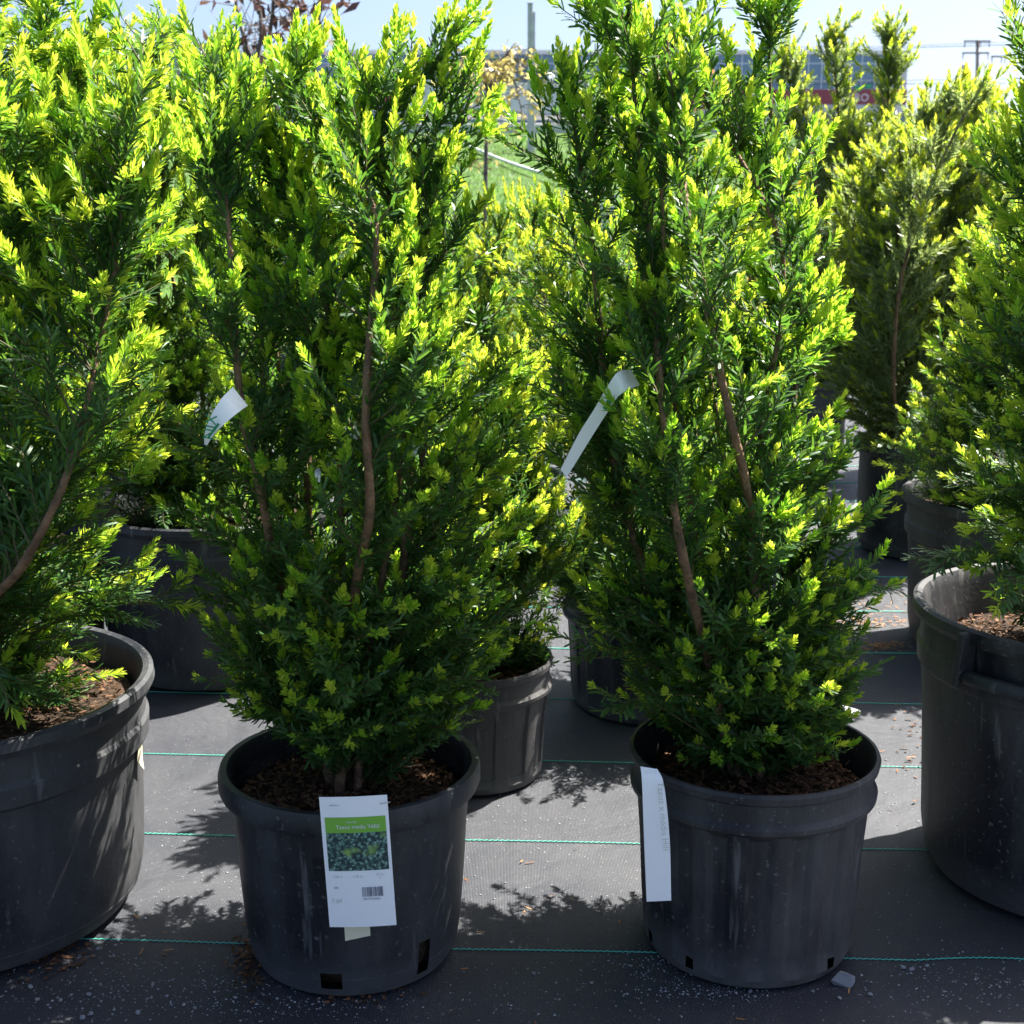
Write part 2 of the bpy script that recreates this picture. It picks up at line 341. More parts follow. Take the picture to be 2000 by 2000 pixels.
# ------------------------------------------------------------------ needles and shoots
def blade_arrays(P, D, Nn, L, W, droop, fine=True):
    Wx = np.cross(D, Nn); Wx /= np.linalg.norm(Wx, axis=1)[:, None] + 1e-9
    n = len(P); L = L[:, None]; W = W[:, None]; dr = droop[:, None] if np.ndim(droop) else droop
    fine = int(fine)
    if fine == 0:
        V = np.stack([P + Wx * W * .55, P - Wx * W * .55, P + D * L - Nn * dr * L], 1); t = np.array([[0, 1, 2]])
    elif fine == 2:
        V = np.stack([P, P + D * .2 * L + Wx * W * .5, P + D * .2 * L - Wx * W * .5,
                      P + D * .84 * L + Wx * W * .46 - Nn * dr * L * .6, P + D * .84 * L - Wx * W * .46 - Nn * dr * L * .6,
                      P + D * L - Nn * dr * L], 1)
        t = np.array([[0, 2, 1], [1, 2, 4], [1, 4, 3], [3, 4, 5]])
    else:
        V = np.stack([P, P + D * .64 * L + Wx * W * .58, P + D * .64 * L - Wx * W * .58, P + D * L - Nn * dr * L], 1)
        t = np.array([[0, 2, 1], [1, 2, 3]])
    k = V.shape[1]
    T = (np.arange(n) * k)[:, None, None] + t[None]
    return V.reshape(-1, 3), T.reshape(-1, 3), k
def build_blades(name, P, D, Nn, L, W, droop, tint, material, parent, fine=2, kind='stuff', label=None):
    V, T, k = blade_arrays(P, D, Nn, L, W, droop, fine)
    o = tri_mesh(name, V, T, material, parent, np.repeat(tint, k))
    if kind: o['kind'] = kind
    if label: o['label'] = label
    return o
def nrm(v): return v / (np.linalg.norm(v, axis=-1, keepdims=True) + 1e-9)
def bez(p0, p1, p2, t):
    t = t[:, None]; return (1 - t) ** 2 * p0 + 2 * t * (1 - t) * p1 + t * t * p2
def bezt(p0, p1, p2, t):
    t = t[:, None]; return nrm(2 * (1 - t) * (p1 - p0) + 2 * t * (p2 - p1))
def needles_on(S, density, a_base, a_tip, l_base, l_tip, width, flat, droop=.08):
    """S: p0,p1,p2 (n,3), start (n) -> needle arrays for all shoots at once"""
    p0, p1, p2, st = S
    Ls = (np.linalg.norm(p2 - p0, axis=1) + np.linalg.norm(p1 - p0, axis=1) + np.linalg.norm(p2 - p1, axis=1)) * .5
    cnt = np.maximum(4, (Ls * (1 - st) * density)).astype(int)
    idx = np.repeat(np.arange(len(p0)), cnt); n = len(idx)
    first = np.repeat(np.cumsum(cnt) - cnt, cnt); k = np.arange(n) - first
    f = (k + rng.uniform(0, 1, n)) / cnt[idx]                      # 0..1 along the leafy part
    t = st[idx] + (1 - st[idx]) * f
    P = bez(p0[idx], p1[idx], p2[idx], t); T = bezt(p0[idx], p1[idx], p2[idx], t)
    U = nrm(np.cross(T, np.array([0, 0, 1.0]))); V = np.cross(U, T)
    hor = 1 - np.abs(T[:, 2])
    two = (rng.uniform(0, 1, n) < np.clip(hor * flat * 1.6, 0, .92))
    phi = np.where(two, np.where(rng.uniform(0, 1, n) < .5, 0, np.pi) + rng.normal(.25, .38, n), k * 2.39996 + rng.normal(0, .3, n))
    al = a_base + (a_tip - a_base) * f + rng.normal(0, .13, n)
    al = np.clip(al * (1 - .25 * np.abs(T[:, 2])), .12, 1.5)
    O = np.cos(phi)[:, None] * U + np.sin(phi)[:, None] * V
    D = np.cos(al)[:, None] * T + np.sin(al)[:, None] * O
    Nr = nrm(T - (T * D).sum(1)[:, None] * D)
    Nf = nrm(V - (V * D).sum(1)[:, None] * D)
    Nn = nrm(np.where(two[:, None], Nf, Nr) + rng.normal(0, .25, (n, 3)))
    Nn = nrm(Nn - (Nn * D).sum(1)[:, None] * D)
    L = (l_base + (l_tip - l_base) * f) * rng.uniform(.78, 1.15, n)
    W = width * rng.uniform(.85, 1.15, n)
    return P, D, Nn, L, W, droop * rng.normal(1, .7, n), idx, f
def twig_tubes(name, S, r0, r1, material, parent, seg=4):
    p0, p1, p2 = S; n = len(p0); ts = np.linspace(0, 1, seg + 1); V = []
    a = np.array([0, 2.094, 4.189])
    for t in ts:
        tt = np.full(n, t); P = bez(p0, p1, p2, tt); T = bezt(p0, p1, p2, tt)
        U = nrm(np.cross(T, np.array([.3, .2, 1.0]))); W = np.cross(T, U); r = r0 + (r1 - r0) * t
        V.append(P[:, None] + (np.cos(a)[None, :, None] * U[:, None] + np.sin(a)[None, :, None] * W[:, None]) * (r[:, None, None] if np.ndim(r) else r))
    V = np.stack(V, 1)                                             # n, seg+1, 3, 3
    t = []
    for s in range(seg):
        for k in range(3):
            A = s * 3 + k; B = s * 3 + (k + 1) % 3
            t += [[A, B, B + 3], [A, B + 3, A + 3]]
    T = (np.arange(n) * 3 * (seg + 1))[:, None, None] + np.array(t)[None]
    return tri_mesh(name, V.reshape(-1, 3), T.reshape(-1, 3), material, parent)

STYLE = {
    'hill':  dict(old='needle_dark', new='needle_new', nl=.0185, nw=.0033, flat=.6, dens=400, tuft=.031, ndens=1350),
    'loose': dict(old='needle_dark', new='needle_new', nl=.0240, nw=.0031, flat=1.0, dens=340, tuft=.044, ndens=1050),
    'grey':  dict(old='needle_grey', new='needle_gold', nl=.0225, nw=.0032, flat=.35, dens=430, tuft=.023, ndens=1000),
    'gold':  dict(old='needle_dark', new='needle_gold', nl=.0180, nw=.0032, flat=.4, dens=400, tuft=.027, ndens=1150),
    'spruce': dict(old='blue_needle', new='blue_needle', nl=.016, nw=.0018, flat=.1, dens=500, tuft=.02, ndens=700),
}
def shrub(label, c, soil, outline, nspray, style='hill', stems=(), nauto=6, extras=(), fine=2, dens=1.0, ry=.9, front=.66,
          tuft=1.0, plume=None, skirt=0, rcap=.32, dy=0.0, spire=0.0, up=(.25, 1.2), group='yews in black nursery pots', name='yew_shrub', cat='shrub', ptuft=.9, wscale=1.0, hide_x=None):
    st = STYLE[style]; root = empty(name, (c[0], c[1], soil)); tag(root, label, cat, group)
    off = np.array([c[0], c[1], soil])
    zs, xl, xr = [], [], []
    for (py, a, b_) in outline:
        A, B = at(a, py, c[1]), at(b_, py, c[1]); zs.append(A.z); xl.append(A.x); xr.append(B.x)
    o = np.argsort(zs); zs = np.array(zs)[o]; xl = np.array(xl)[o]; xr = np.array(xr)[o]
    zbot, ztop = max(zs[0], soil + .02), zs[-1]
    def env(z): return (np.interp(z, zs, xl) + np.interp(z, zs, xr)) / 2, (np.interp(z, zs, xr) - np.interp(z, zs, xl)) / 2
    # main stems
    lines = []
    for s in stems:
        pts = [Vector((c[0] + random.uniform(-.02, .02), c[1] + random.uniform(-.02, .02), soil - .02))] + [at(*q) for q in s]
        lines.append(catmull(pts, 6))
    for i in range(nauto):
        a = 2 * math.pi * (i + random.uniform(-.3, .3)) / max(1, nauto); f = random.uniform(.4, .82); zt = zbot + (ztop - zbot) * random.uniform(.72, .97)
        pts = [Vector((c[0] + .02 * math.cos(a), c[1] + .02 * math.sin(a), soil - .02))]
        for q in (.22, .5, .78, 1.0):
            z = soil + (zt - soil) * q; cx, rx = env(z); g = f * (q ** .55)
            pts.append(Vector((cx * min(1, q * 1.5) + c[0] * (1 - min(1, q * 1.5)) + rx * g * math.cos(a + .3 * q) + random.uniform(-.012, .012),
                               c[1] + dy * q + min(rx, .3) * ry * g * math.sin(a + .3 * q) + random.uniform(-.012, .012), z)))
        lines.append(catmull(pts, 5))
    stem_np = []
    for li, ln in enumerate(lines):
        P = np.array([tuple(p) for p in ln]); m_ = len(P); q = np.linspace(0, 1, m_)
        r = (.0050 if li < len(stems) else .0038) * (1 - q) ** .8 + .0014
        if ztop - soil < .5: r *= .8
        tube('stem', P - off, r, M['bark'], root, n=7, wob=.09)
        stem_np.append(P)
    # tips of sprays
    z = rng.uniform(zbot, ztop, nspray * 4); cx, rx = env(z)
    keep = rng.uniform(0, 1, len(z)) < (rx / rx.max()) ** .8
    z = z[keep][:nspray]; cx, rx = env(z); n = len(z)
    th = rng.uniform(0, 2 * np.pi, n); th = np.where(rng.uniform(0, 1, n) < front * 2 - 1, -np.abs(((th + np.pi) % (2 * np.pi)) - np.pi), th)
    rho = .30 + .70 * np.sqrt(rng.uniform(0, 1, n)); rho *= rng.uniform(.86, 1.06, n)
    tips = np.stack([cx + rx * rho * np.cos(th), c[1] + dy + np.minimum(rx, rcap) * ry * rho * np.sin(th), z], 1)
    if spire:
        uu = np.clip(((tips[:, 2] - zbot) / (ztop - zbot) - .40) / .25, 0, 1); tips = tips[rng.uniform(0, 1, len(tips)) > spire * uu]
    pl_ = plume if plume is not None else (.25 if style == 'loose' else .55)
    npl = int(nspray * pl_); tips = tips[rng.permutation(len(tips))[:max(1, int(nspray * (1 - pl_)))]]; pt = []
    sw = rng.uniform(.6, 1.4, len(stem_np)); sw /= sw.sum(); pick = rng.choice(len(stem_np), npl, p=sw)
    rp = .48 * float(np.median(rx)); sr = rng.uniform(.75, 1.2, len(stem_np))
    for i in range(npl):
        P = stem_np[pick[i]]; q = .28 + .72 * random.random() ** .85; j = min(len(P) - 1, int(q * (len(P) - 1))); a = random.uniform(0, 6.283)
        r_ = rp * sr[pick[i]] * (1.06 - q) ** .55 * random.uniform(.45, 1.0)
        pt.append(P[j] + np.array([r_ * math.cos(a), r_ * math.sin(a) * .9, .03 + .3 * r_]))
    if npl: tips = np.concatenate([tips, np.array(pt)])
    if skirt:
        zl = rng.uniform(zbot, zbot + .24 * (ztop - zbot), skirt); cl, rl = env(zl); tl = rng.uniform(0, 2 * np.pi, skirt); tl = np.where(rng.uniform(0, 1, skirt) < .4, -np.abs(((tl + np.pi) % (2 * np.pi)) - np.pi), tl)
        ql = rng.uniform(.55, 1.02, skirt); tips = np.concatenate([tips, np.stack([cl + rl * ql * np.cos(tl), c[1] + dy + np.minimum(rl, rcap) * ry * ql * np.sin(tl), zl], 1)])
    if hide_x is not None: tips = tips[(tips[:, 0] > hide_x[0]) & (tips[:, 0] < hide_x[1])]
    if extras: tips = np.concatenate([tips, np.array([tuple(at(*e_[:3])) for e_ in extras])])
    ne = len(extras); n = len(tips)
    P0 = np.zeros((n, 3)); P1 = np.zeros((n, 3)); ST = np.zeros(n)
    for i in range(n):
        T_ = tips[i]; best = None
        for P in stem_np:
            d = np.hypot(P[:, 0] - T_[0], P[:, 1] - T_[1]); want = T_[2] - .035 - .62 * d
            cost = d + 1.6 * np.abs(P[:, 2] - want) + .03 * random.random(); j = int(cost.argmin())
            if best is None or cost[j] < best[0]: best = (cost[j], P[j])
        A = best[1]; h = T_ - A; hl = math.hypot(h[0], h[1]); oh = np.array([h[0], h[1], 0]) / (hl + 1e-6)
        u = (T_[2] - zbot) / (ztop - zbot); el = up[0] + (up[1] - up[0]) * u + random.gauss(0, .22)
        if i >= n - ne and len(extras[i - n + ne]) > 3: el = extras[i - n + ne][3]
        dr = oh * math.cos(el) + np.array([random.gauss(0, .12), random.gauss(0, .12), math.sin(el)])
        dr /= np.linalg.norm(dr); Ln = np.linalg.norm(h)
        P0[i] = A; P1[i] = T_ - dr * Ln * .5
        ST[i] = max(0.05, 1 - random.uniform(.11, .2) / max(Ln, .05)) if Ln > .1 else .05
    main = (P0, P1, tips, ST)
    # terminal leaders continue each stem
    q0 = []; q1 = []; q2 = []; qs = []
    for P in stem_np:
        d = P[-1] - P[-3]; d /= np.linalg.norm(d); L = random.uniform(.035, .065)
        m_ = len(P) * 3 // 5
        q0.append(P[-1]); q1.append(P[-1] + d * L * .5); q2.append(P[-1] + d * L * .9 + np.array([random.gauss(0, .01), random.gauss(0, .01), L * .15])); qs.append(0.)
        for j in range(m_, len(P) - 1):                            # needles hugging the upper stem
            q0.append(P[j]); q2.append(P[j + 1]); q1.append((P[j] + P[j + 1]) / 2); qs.append(0.)
    lead = (np.array(q0), np.array(q1), np.array(q2), np.array(qs))
    # side shoots
    s0 = []; s1 = []; s2 = []
    for i in range(n):
        L = np.linalg.norm(tips[i] - P0[i]); k = random.choice((2, 3, 4, 5, 6)) if L > .07 else 1
        ts = np.array([random.uniform(max(.25, ST[i] - .1), .93) for _ in range(k)])
        B = bez(P0[i][None], P1[i][None], tips[i][None], ts); T_ = bezt(P0[i][None], P1[i][None], tips[i][None], ts)
        for j in range(k):
            U = np.cross(T_[j], (0, 0, 1)); U /= np.linalg.norm(U) + 1e-9; V = np.cross(U, T_[j])
            a = random.choice((0, math.pi)) + random.gauss(.35, .6) if st['flat'] > .5 else random.uniform(0, 6.28)
            al = random.uniform(.5, .95); d = math.cos(al) * T_[j] + math.sin(al) * (math.cos(a) * U + math.sin(a) * V)
            l = random.uniform(.028, .072) * (1.15 - .45 * ts[j]); e_ = B[j] + d * l + np.array([0, 0, .22 * l]) + T_[j] * l * .2
            s0.append(B[j]); s1.append(B[j] + d * l * .5); s2.append(e_)
    side = (np.array(s0), np.array(s1), np.array(s2), np.zeros(len(s0)))
    old = [np.concatenate(x) for x in zip(main, lead, side)]
    P, D, Nn, L, W, dp, idx, f = needles_on(old, st['dens'] * dens, 1.05, .72, st['nl'], st['nl'] * .8, st['nw'] * wscale, st['flat'])
    tint = np.clip(rng.normal(.42, .28, len(P)) + .25 * f, 0, 1)
    build_blades('foliage', P - off, D, Nn, L, W, dp, tint, M[st['old']], root, fine)
    # new growth at the ends
    e0 = np.concatenate([tips, side[2], np.array([P[-1] for P in stem_np])])
    ed = np.concatenate([bezt(P0, P1, tips, np.ones(n)), bezt(side[0], side[1], side[2], np.ones(len(s0))), np.array([nrm(P[-1] - P[-3]) for P in stem_np])])
    lead_end = np.array([q2[i] for i in range(len(q2)) if qs[i] == 0.])[:0]
    big = np.concatenate([np.ones(n), np.full(len(s0), .78), np.full(len(stem_np), 1.3)])
    u = np.clip((e0[:, 2] - zbot) / (ztop - zbot), 0, 1); n0 = []; n1 = []; n2 = []
    for i in range(len(e0)):
        if random.random() > ptuft * (.30 + .70 * min(1, 1.25 * u[i])): continue
        L = st['tuft'] * tuft * big[i] * random.choice((random.uniform(.3, .8), random.uniform(.6, 1.35))) * (.60 + .62 * u[i]); d = ed[i]
        up_ = np.array([random.gauss(0, .1), random.gauss(0, .1), .25]); dd = nrm(d + up_)
        n0.append(e0[i]); n1.append(e0[i] + d * L * .5); n2.append(e0[i] + d * L * .5 + dd * L * .5)
        for _ in range(random.choice((0, 0, 1, 1, 2)) if u[i] > .25 else random.choice((0, 0, 0, 1))):
            U = nrm(np.cross(d, np.array([0, 0, 1.0]))); V = np.cross(U, d); a = random.uniform(0, 6.28); al = random.uniform(.5, .9)
            d2 = math.cos(al) * d + math.sin(al) * (math.cos(a) * U + math.sin(a) * V); l2 = L * random.uniform(.5, .9); b0 = e0[i] - d * random.uniform(0, .012)
            n0.append(b0); n1.append(b0 + d2 * l2 * .5); n2.append(b0 + nrm(d2 + d * .5) * l2)
    new = (np.array(n0), np.array(n1), np.array(n2), np.zeros(len(n0)))
    P, D, Nn, L, W, dp, idx, f = needles_on(new, st['ndens'] * dens, .92, .28, st['nl'] * .70, st['nl'] * .60, st['nw'] * .95 * wscale, .25, .02)
    shade = rng.normal(.45 + random.uniform(-.1, .1), .3, len(n0))
    tint = np.clip(shade[idx] - .18 + rng.normal(0, .2, len(P)) + .5 * f, 0, 1)
    build_blades('new_growth', P - off, D, Nn, L, W, dp, tint, M[st['new']], root, min(1, fine))
    t_ = twig_tubes('twigs', [a - off for a in main[:3]], np.full(n, .0017), np.full(n, .0009), M['twig'], root, 3); t_['kind'] = 'stuff'
    if fine: t_ = twig_tubes('side_twigs', [a - off for a in side[:3]], np.full(len(s0), .0010), np.full(len(s0), .0006), M['twig'], root, 1); t_['kind'] = 'stuff'
    return root

# ------------------------------------------------------------------ pots
def pot(label, c, h, Rt, Rb, style='smooth', holes=(), material='pot', fill=.045, rot=0.0, group='black plastic nursery pots', chips=500, warp=0.0, ribs=(16, .0036)):
    root = empty('plant_pot', (c[0], c[1], 0), rot); tag(root, label, 'pot', group)
    n = 216 if style == 'ribbed' else 96; rib = 0
    if style == 'smooth':
        prof = [(Rb * .84, .002), (Rb * .91, .006), (Rb * .955, .018), (Rb * .972, .030), (Rb * .982, .040), (Rb, .062),
                ((Rb + Rt * .905) / 2, h * .52), (Rt * .905, h - .034), (Rt * .915, h - .030), (Rt * .985, h - .028), (Rt, h - .022), (Rt, h - .008), (Rt * .985, h), (Rt * .935, h), (Rt * .915, h - .006)]
    elif style == 'ribbed':
        rib = ribs[1]
        prof = [(Rb * .88, .002), (Rb * .95, .005), (Rb * .99, .016), (Rb, .030), (Rb * 1.005, .040), (Rb + (Rt * .93 - Rb) * .3, .075), (Rb + (Rt * .93 - Rb) * .6, h * .55), (Rt * .93, h - .062),
                (Rt * .935, h - .056), (Rt * .985, h - .050), (Rt * .99, h - .044), (Rt * .955, h - .038), (Rt * .955, h - .016), (Rt * .99, h - .012), (Rt, h - .004), (Rt * .99, h), (Rt * .965, h), (Rt * .945, h - .006)]
    else:
        prof = [(Rb * .86, .002), (Rb * .93, .008), (Rb * .98, .026), (Rb, .050), (Rb * 1.01, .066), (Rb + (Rt * .93 - Rb) * .35, h * .35), (Rb + (Rt * .93 - Rb) * .7, h * .62), (Rt * .93, h - .094),
                (Rt * .955, h - .088), (Rt * .96, h - .064), (Rt * .945, h - .058), (Rt * .945, h - .026), (Rt * .985, h - .022), (Rt, h - .014), (Rt * .995, h - .003), (Rt * .975, h), (Rt * .945, h - .002), (Rt * .93, h - .010)]
    wall = .0035
    inner = [(prof[-1][0] - .001, h - .02), (Rt * .90, h - .06), (Rb - wall + .002, .085), (Rb - wall, .03), (Rb * .5, .012)]
    allp = prof + inner; nout = len(prof)
    V = []; m_ = len(allp); ph = random.uniform(0, 6)
    for j, (r, z) in enumerate(allp):
        for k in range(n):
            a = 2 * math.pi * k / n; rr = r
            if rib and 3 <= j <= 7:
                s = math.sin(a * ribs[0]); rr -= rib * (.5 + .5 * math.tanh(5 * s)) * min(1, (j - 2) / 2)
            if warp: rr *= 1 + warp * math.cos(2 * a + ph) * (z / h) ** 2
            zz = z + (warp * .04 * math.sin(3 * a + ph) * (z / h) ** 3)
            V.append((rr * math.cos(a), rr * math.sin(a), zz))
    Fc = []
    def in_hole(a, j):
        for (ha, hw, j0, j1) in holes:
            d = (a - ha - rot + math.pi) % (2 * math.pi) - math.pi
            if abs(d) < hw and j0 <= j < j1: return True
        return False
    for j in range(m_ - 1):
        for k in range(n):
            a = 2 * math.pi * (k + .5) / n
            if j < nout and in_hole(a, j): continue
            if j >= nout + 1 and any(in_hole(a, q_) for q_ in (2, 3, 4)): continue
            Fc.append((j * n + k, j * n + (k + 1) % n, (j + 1) * n + (k + 1) % n, (j + 1) * n + k))
    Fc.append(tuple(range(n))[::-1])
    shell = pydata('shell', V, Fc, M[material], root, smooth=True); shell.data.set_sharp_from_angle(angle=R(24))
    # rim is part of the shell; root ball and bark mulch inside
    zt = h - fill; rs = Rb + (Rt * .90 - Rb) * (zt / h) - .005
    V = [(0, 0, zt + .012)]; Fc = []; rings = 10
    for i in range(1, rings + 1):
        for k in range(48):
            a = 2 * math.pi * k / 48; r = rs * i / rings
            V.append((r * math.cos(a), r * math.sin(a), zt + .012 * (1 - i / rings) + random.uniform(-.004, .004)))
    for k in range(48): Fc.append((0, 1 + k, 1 + (k + 1) % 48))
    for i in range(rings - 1):
        for k in range(48):
            Fc.append((1 + i * 48 + k, 1 + (i + 1) * 48 + k, 1 + (i + 1) * 48 + (k + 1) % 48, 1 + i * 48 + (k + 1) % 48))
    o_ = 1 + (rings - 1) * 48
    for (rr, zz) in ((Rb - .008, .075), (Rb - .011, .034), (Rb * .80, .014)):
        b0 = len(V)
        for k in range(48):
            a = 2 * math.pi * k / 48; V.append((rr * math.cos(a) + random.uniform(-.002, .002), rr * math.sin(a) + random.uniform(-.002, .002), zz))
        for k in range(48): Fc.append((o_ + k, b0 + k, b0 + (k + 1) % 48, o_ + (k + 1) % 48))
        o_ = b0
    soil_o = pydata('soil', V, Fc, M['soil'], root, smooth=True)
    if chips:
        n_ = chips; r = rs * .97 * np.sqrt(rng.uniform(0, 1, n_)); a = rng.uniform(0, 2 * np.pi, n_)
        P = np.stack([r * np.cos(a), r * np.sin(a), zt + .012 * (1 - r / rs) + rng.uniform(.001, .008, n_)], 1)
        b_ = rng.uniform(0, 2 * np.pi, n_); e_ = rng.normal(.1, .35, n_)
        D = np.stack([np.cos(b_) * np.cos(e_), np.sin(b_) * np.cos(e_), np.sin(e_)], 1); Nn = nrm(np.stack([rng.normal(0, .5, n_), rng.normal(0, .5, n_), np.ones(n_)], 1)); Nn = nrm(Nn - (Nn * D).sum(1)[:, None] * D)
        build_blades('bark_mulch', P, D, Nn, rng.uniform(.004, .013, n_), rng.uniform(.002, .005, n_), rng.normal(.1, .1, n_), np.clip(rng.normal(.4, .3, n_), 0, 1), M['bark_chip'], soil_o, 2)
    return root, zt

FRONT = -math.pi / 2
pot_smooth, z1 = pot('smooth black pot with rolled rim and a printed white price card', (-.199, 1.592), .252, .160, .135, 'smooth',
                     holes=((FRONT - .10, .070, 2, 4), (FRONT + .80, .068, 2, 5)), chips=2200)
pot_ribbed, z2 = pot('ribbed black pot with double rim band and a blank white strip tag', (.300, 1.612), .262, .153, .132, 'ribbed',
                     holes=((FRONT - .70, .045, 2, 3), (FRONT + .70, .045, 2, 3), (FRONT - 1.3, .045, 2, 3)), material='pot_dusty', chips=2200, warp=.006, ribs=(18, .0040))
pot_left, z3 = pot('largest black pot with a wide glossy rim, cut off by the left edge', (-.737, 1.705), .318, .266, .235, 'handled', chips=2200, warp=.012,
                   holes=((FRONT + .32, .05, 2, 4),))
pot_handle, z4 = pot('big black pot with moulded side handles at the right edge', (.79, 1.80), .390, .238, .205, 'handled', material='pot_dusty', chips=1800, fill=.075,
                     holes=((FRONT - .50, .045, 3, 5), (FRONT - .78, .33, 10, 11), (FRONT + .05, .30, 10, 11)))
# handles: a bar under the rim opening and upright brackets
for a0, a1 in ((FRONT - 1.11, FRONT - .45), (FRONT - .25, FRONT + .35)):
    pts = [(.236 * math.cos(a0 + (a1 - a0) * i / 10), .236 * math.sin(a0 + (a1 - a0) * i / 10), .326) for i in range(11)]
    tube('handle', pts, .010, M['pot'], pot_handle, n=8)
for a in (FRONT - 1.11, FRONT - .42, FRONT - .26, FRONT + .36):
    bm = bmesh.new(); box(bm, (-.006, -.014, 0), (.006, .014, .074), bevel=.003)
    bmesh.ops.transform(bm, matrix=Matrix.Translation((.236 * math.cos(a), .236 * math.sin(a), .312)) @ Matrix.Rotation(a + math.pi / 2, 4, 'Z') @ Matrix.Rotation(.12, 4, 'Y'), verts=bm.verts)
    obj('bracket', bm, M['pot_dusty'], pot_handle)
pot_bl, z5 = pot('wide shaded black pot standing behind the gap left of the price card pot', (-.60, 2.71), .335, .245, .215, 'handled', chips=300)
pot_small, z6 = pot('small sunlit fluted black pot behind the price card pot', (-.058, 2.14), .205, .128, .108, 'ribbed', material='pot_dusty', chips=900, fill=.03, warp=.03, ribs=(12, .010))
pot_mid, z7 = pot('shaded black pot between the two front shrubs, behind the fluted one', (.262, 2.48), .225, .170, .15, 'ribbed', chips=900, fill=.04)
pot_r2, z8 = pot('black pot right behind the pot with moulded handles', (1.06, 2.80), .335, .245, .215, 'handled', material='pot_dusty', chips=300)
pot_r3, z9 = pot('black pot two rows back on the right beside the bare ground cover', (1.12, 3.66), .30, .20, .18, 'smooth', chips=200)
pot_r4, z10 = pot('farthest visible black pot beyond the right ground cover strip', (1.00, 4.80), .33, .18, .165, 'smooth', chips=200)
pot_c3, z11 = pot('black pot hidden deep in the middle row of yews', (-.03, 3.40), .26, .16, .14, 'smooth', chips=0)
pot_c4, z12 = pot('black pot in the back row behind the price card shrub', (-.42, 3.75), .26, .17, .15, 'smooth', chips=0)
pot_l3, z13 = pot('black pot in the back row on the far left', (-1.18, 3.55), .30, .20, .18, 'smooth', chips=0)

# ------------------------------------------------------------------ yews
shrub('upright multi stemmed yew in the smooth pot with the price card', (-.201, 1.592), z1,
      [(1450, 560, 870), (1350, 440, 975), (1200, 385, 1045), (1100, 360, 1070), (1000, 365, 1050), (850, 380, 1050), (700, 395, 1020), (500, 385, 960), (400, 370, 930),
       (340, 345, 900), (280, 340, 890), (235, 410, 895), (200, 450, 890)], 480, 'hill',
      stems=[[(690, 1180, 1.50), (722, 1000, 1.42), (714, 800, 1.40), (728, 600, 1.45), (735, 440, 1.46), (715, 370, 1.52), (700, 330, 1.54)],
             [(560, 1200, 1.54), (505, 940, 1.48), (470, 790, 1.48), (455, 560, 1.48), (440, 380, 1.53), (430, 310, 1.55)],
             [(780, 1150, 1.54), (800, 920, 1.53), (815, 650, 1.54), (835, 450, 1.55), (850, 350, 1.56)],
             [(610, 1100, 1.60), (600, 800, 1.62), (570, 500, 1.63), (560, 360, 1.63), (550, 310, 1.62)]],
      nauto=6, ry=1.2, dy=.05, spire=.8, plume=.58, skirt=120, extras=[(925, 40, 1.62, .75), (885, 90, 1.6, .8), (748, 115, 1.58, 1.4), (790, 140, 1.6, 1.3), (585, 125, 1.58, 1.4), (615, 135, 1.62, 1.3), (745, 170, 1.56, 1.4), (600, 190, 1.56, 1.4), (640, 200, 1.58, 1.2), (860, 150, 1.6, 1.3), (930, 160, 1.6, 1.35), (420, 110, 1.62, 1.2), (445, 150, 1.6, 1.4), (490, 150, 1.6, 1.3), (540, 130, 1.6, 1.3), (680, 160, 1.6, .9), (905, 160, 1.6, 1.2), (350, 1085, 1.5, .6), (1015, 860, 1.58, .6)], up=(.2, 1.25))
shrub('tall dense yew in the ribbed pot with the white strip tag', (.300, 1.612), z2,
      [(1475, 1330, 1620), (1400, 1260, 1680), (1300, 1190, 1695), (1200, 1150, 1695), (1000, 1120, 1700), (850, 1085, 1640), (700, 1095, 1645), (600, 1120, 1650), (480, 1130, 1680),
       (420, 1130, 1620), (350, 1140, 1490), (300, 1150, 1430), (200, 1160, 1450), (100, 1160, 1490), (0, 1150, 1520), (-80, 1200, 1480)], 500, 'hill',
      stems=[[(1385, 1300, 1.53), (1335, 1090, 1.46), (1312, 960, 1.45), (1290, 760, 1.48), (1270, 500, 1.57), (1240, 200, 1.58), (1230, 0, 1.60)],
             [(1475, 1200, 1.54), (1462, 980, 1.50), (1420, 790, 1.45), (1385, 620, 1.45), (1355, 480, 1.45), (1320, 250, 1.54), (1300, 60, 1.56)],
             [(1270, 1150, 1.60), (1190, 850, 1.60), (1165, 560, 1.61), (1130, 300, 1.62), (1110, 200, 1.62)],
             [(1500, 1000, 1.64), (1530, 700, 1.66), (1510, 350, 1.66), (1500, 20, 1.66)]],
      nauto=6, ry=1.3, dy=.07, spire=.85, plume=.58, skirt=170, extras=[(1735, 1000, 1.55, .35), (1700, 1010, 1.56, .5), (1700, 1310, 1.58, .5), (1060, 880, 1.55, .5), (1165, 500, 1.50, .8), (1115, 180, 1.6, 1.4), (1010, 240, 1.62, .9), (1500, 10, 1.62, 1.4), (1140, 10, 1.62, 1.3), (1180, 40, 1.6, 1.3), (1240, 0, 1.6, 1.4), (1120, 1290, 1.55, -.3), (1170, 1390, 1.5, -.2)], up=(.15, 1.25))
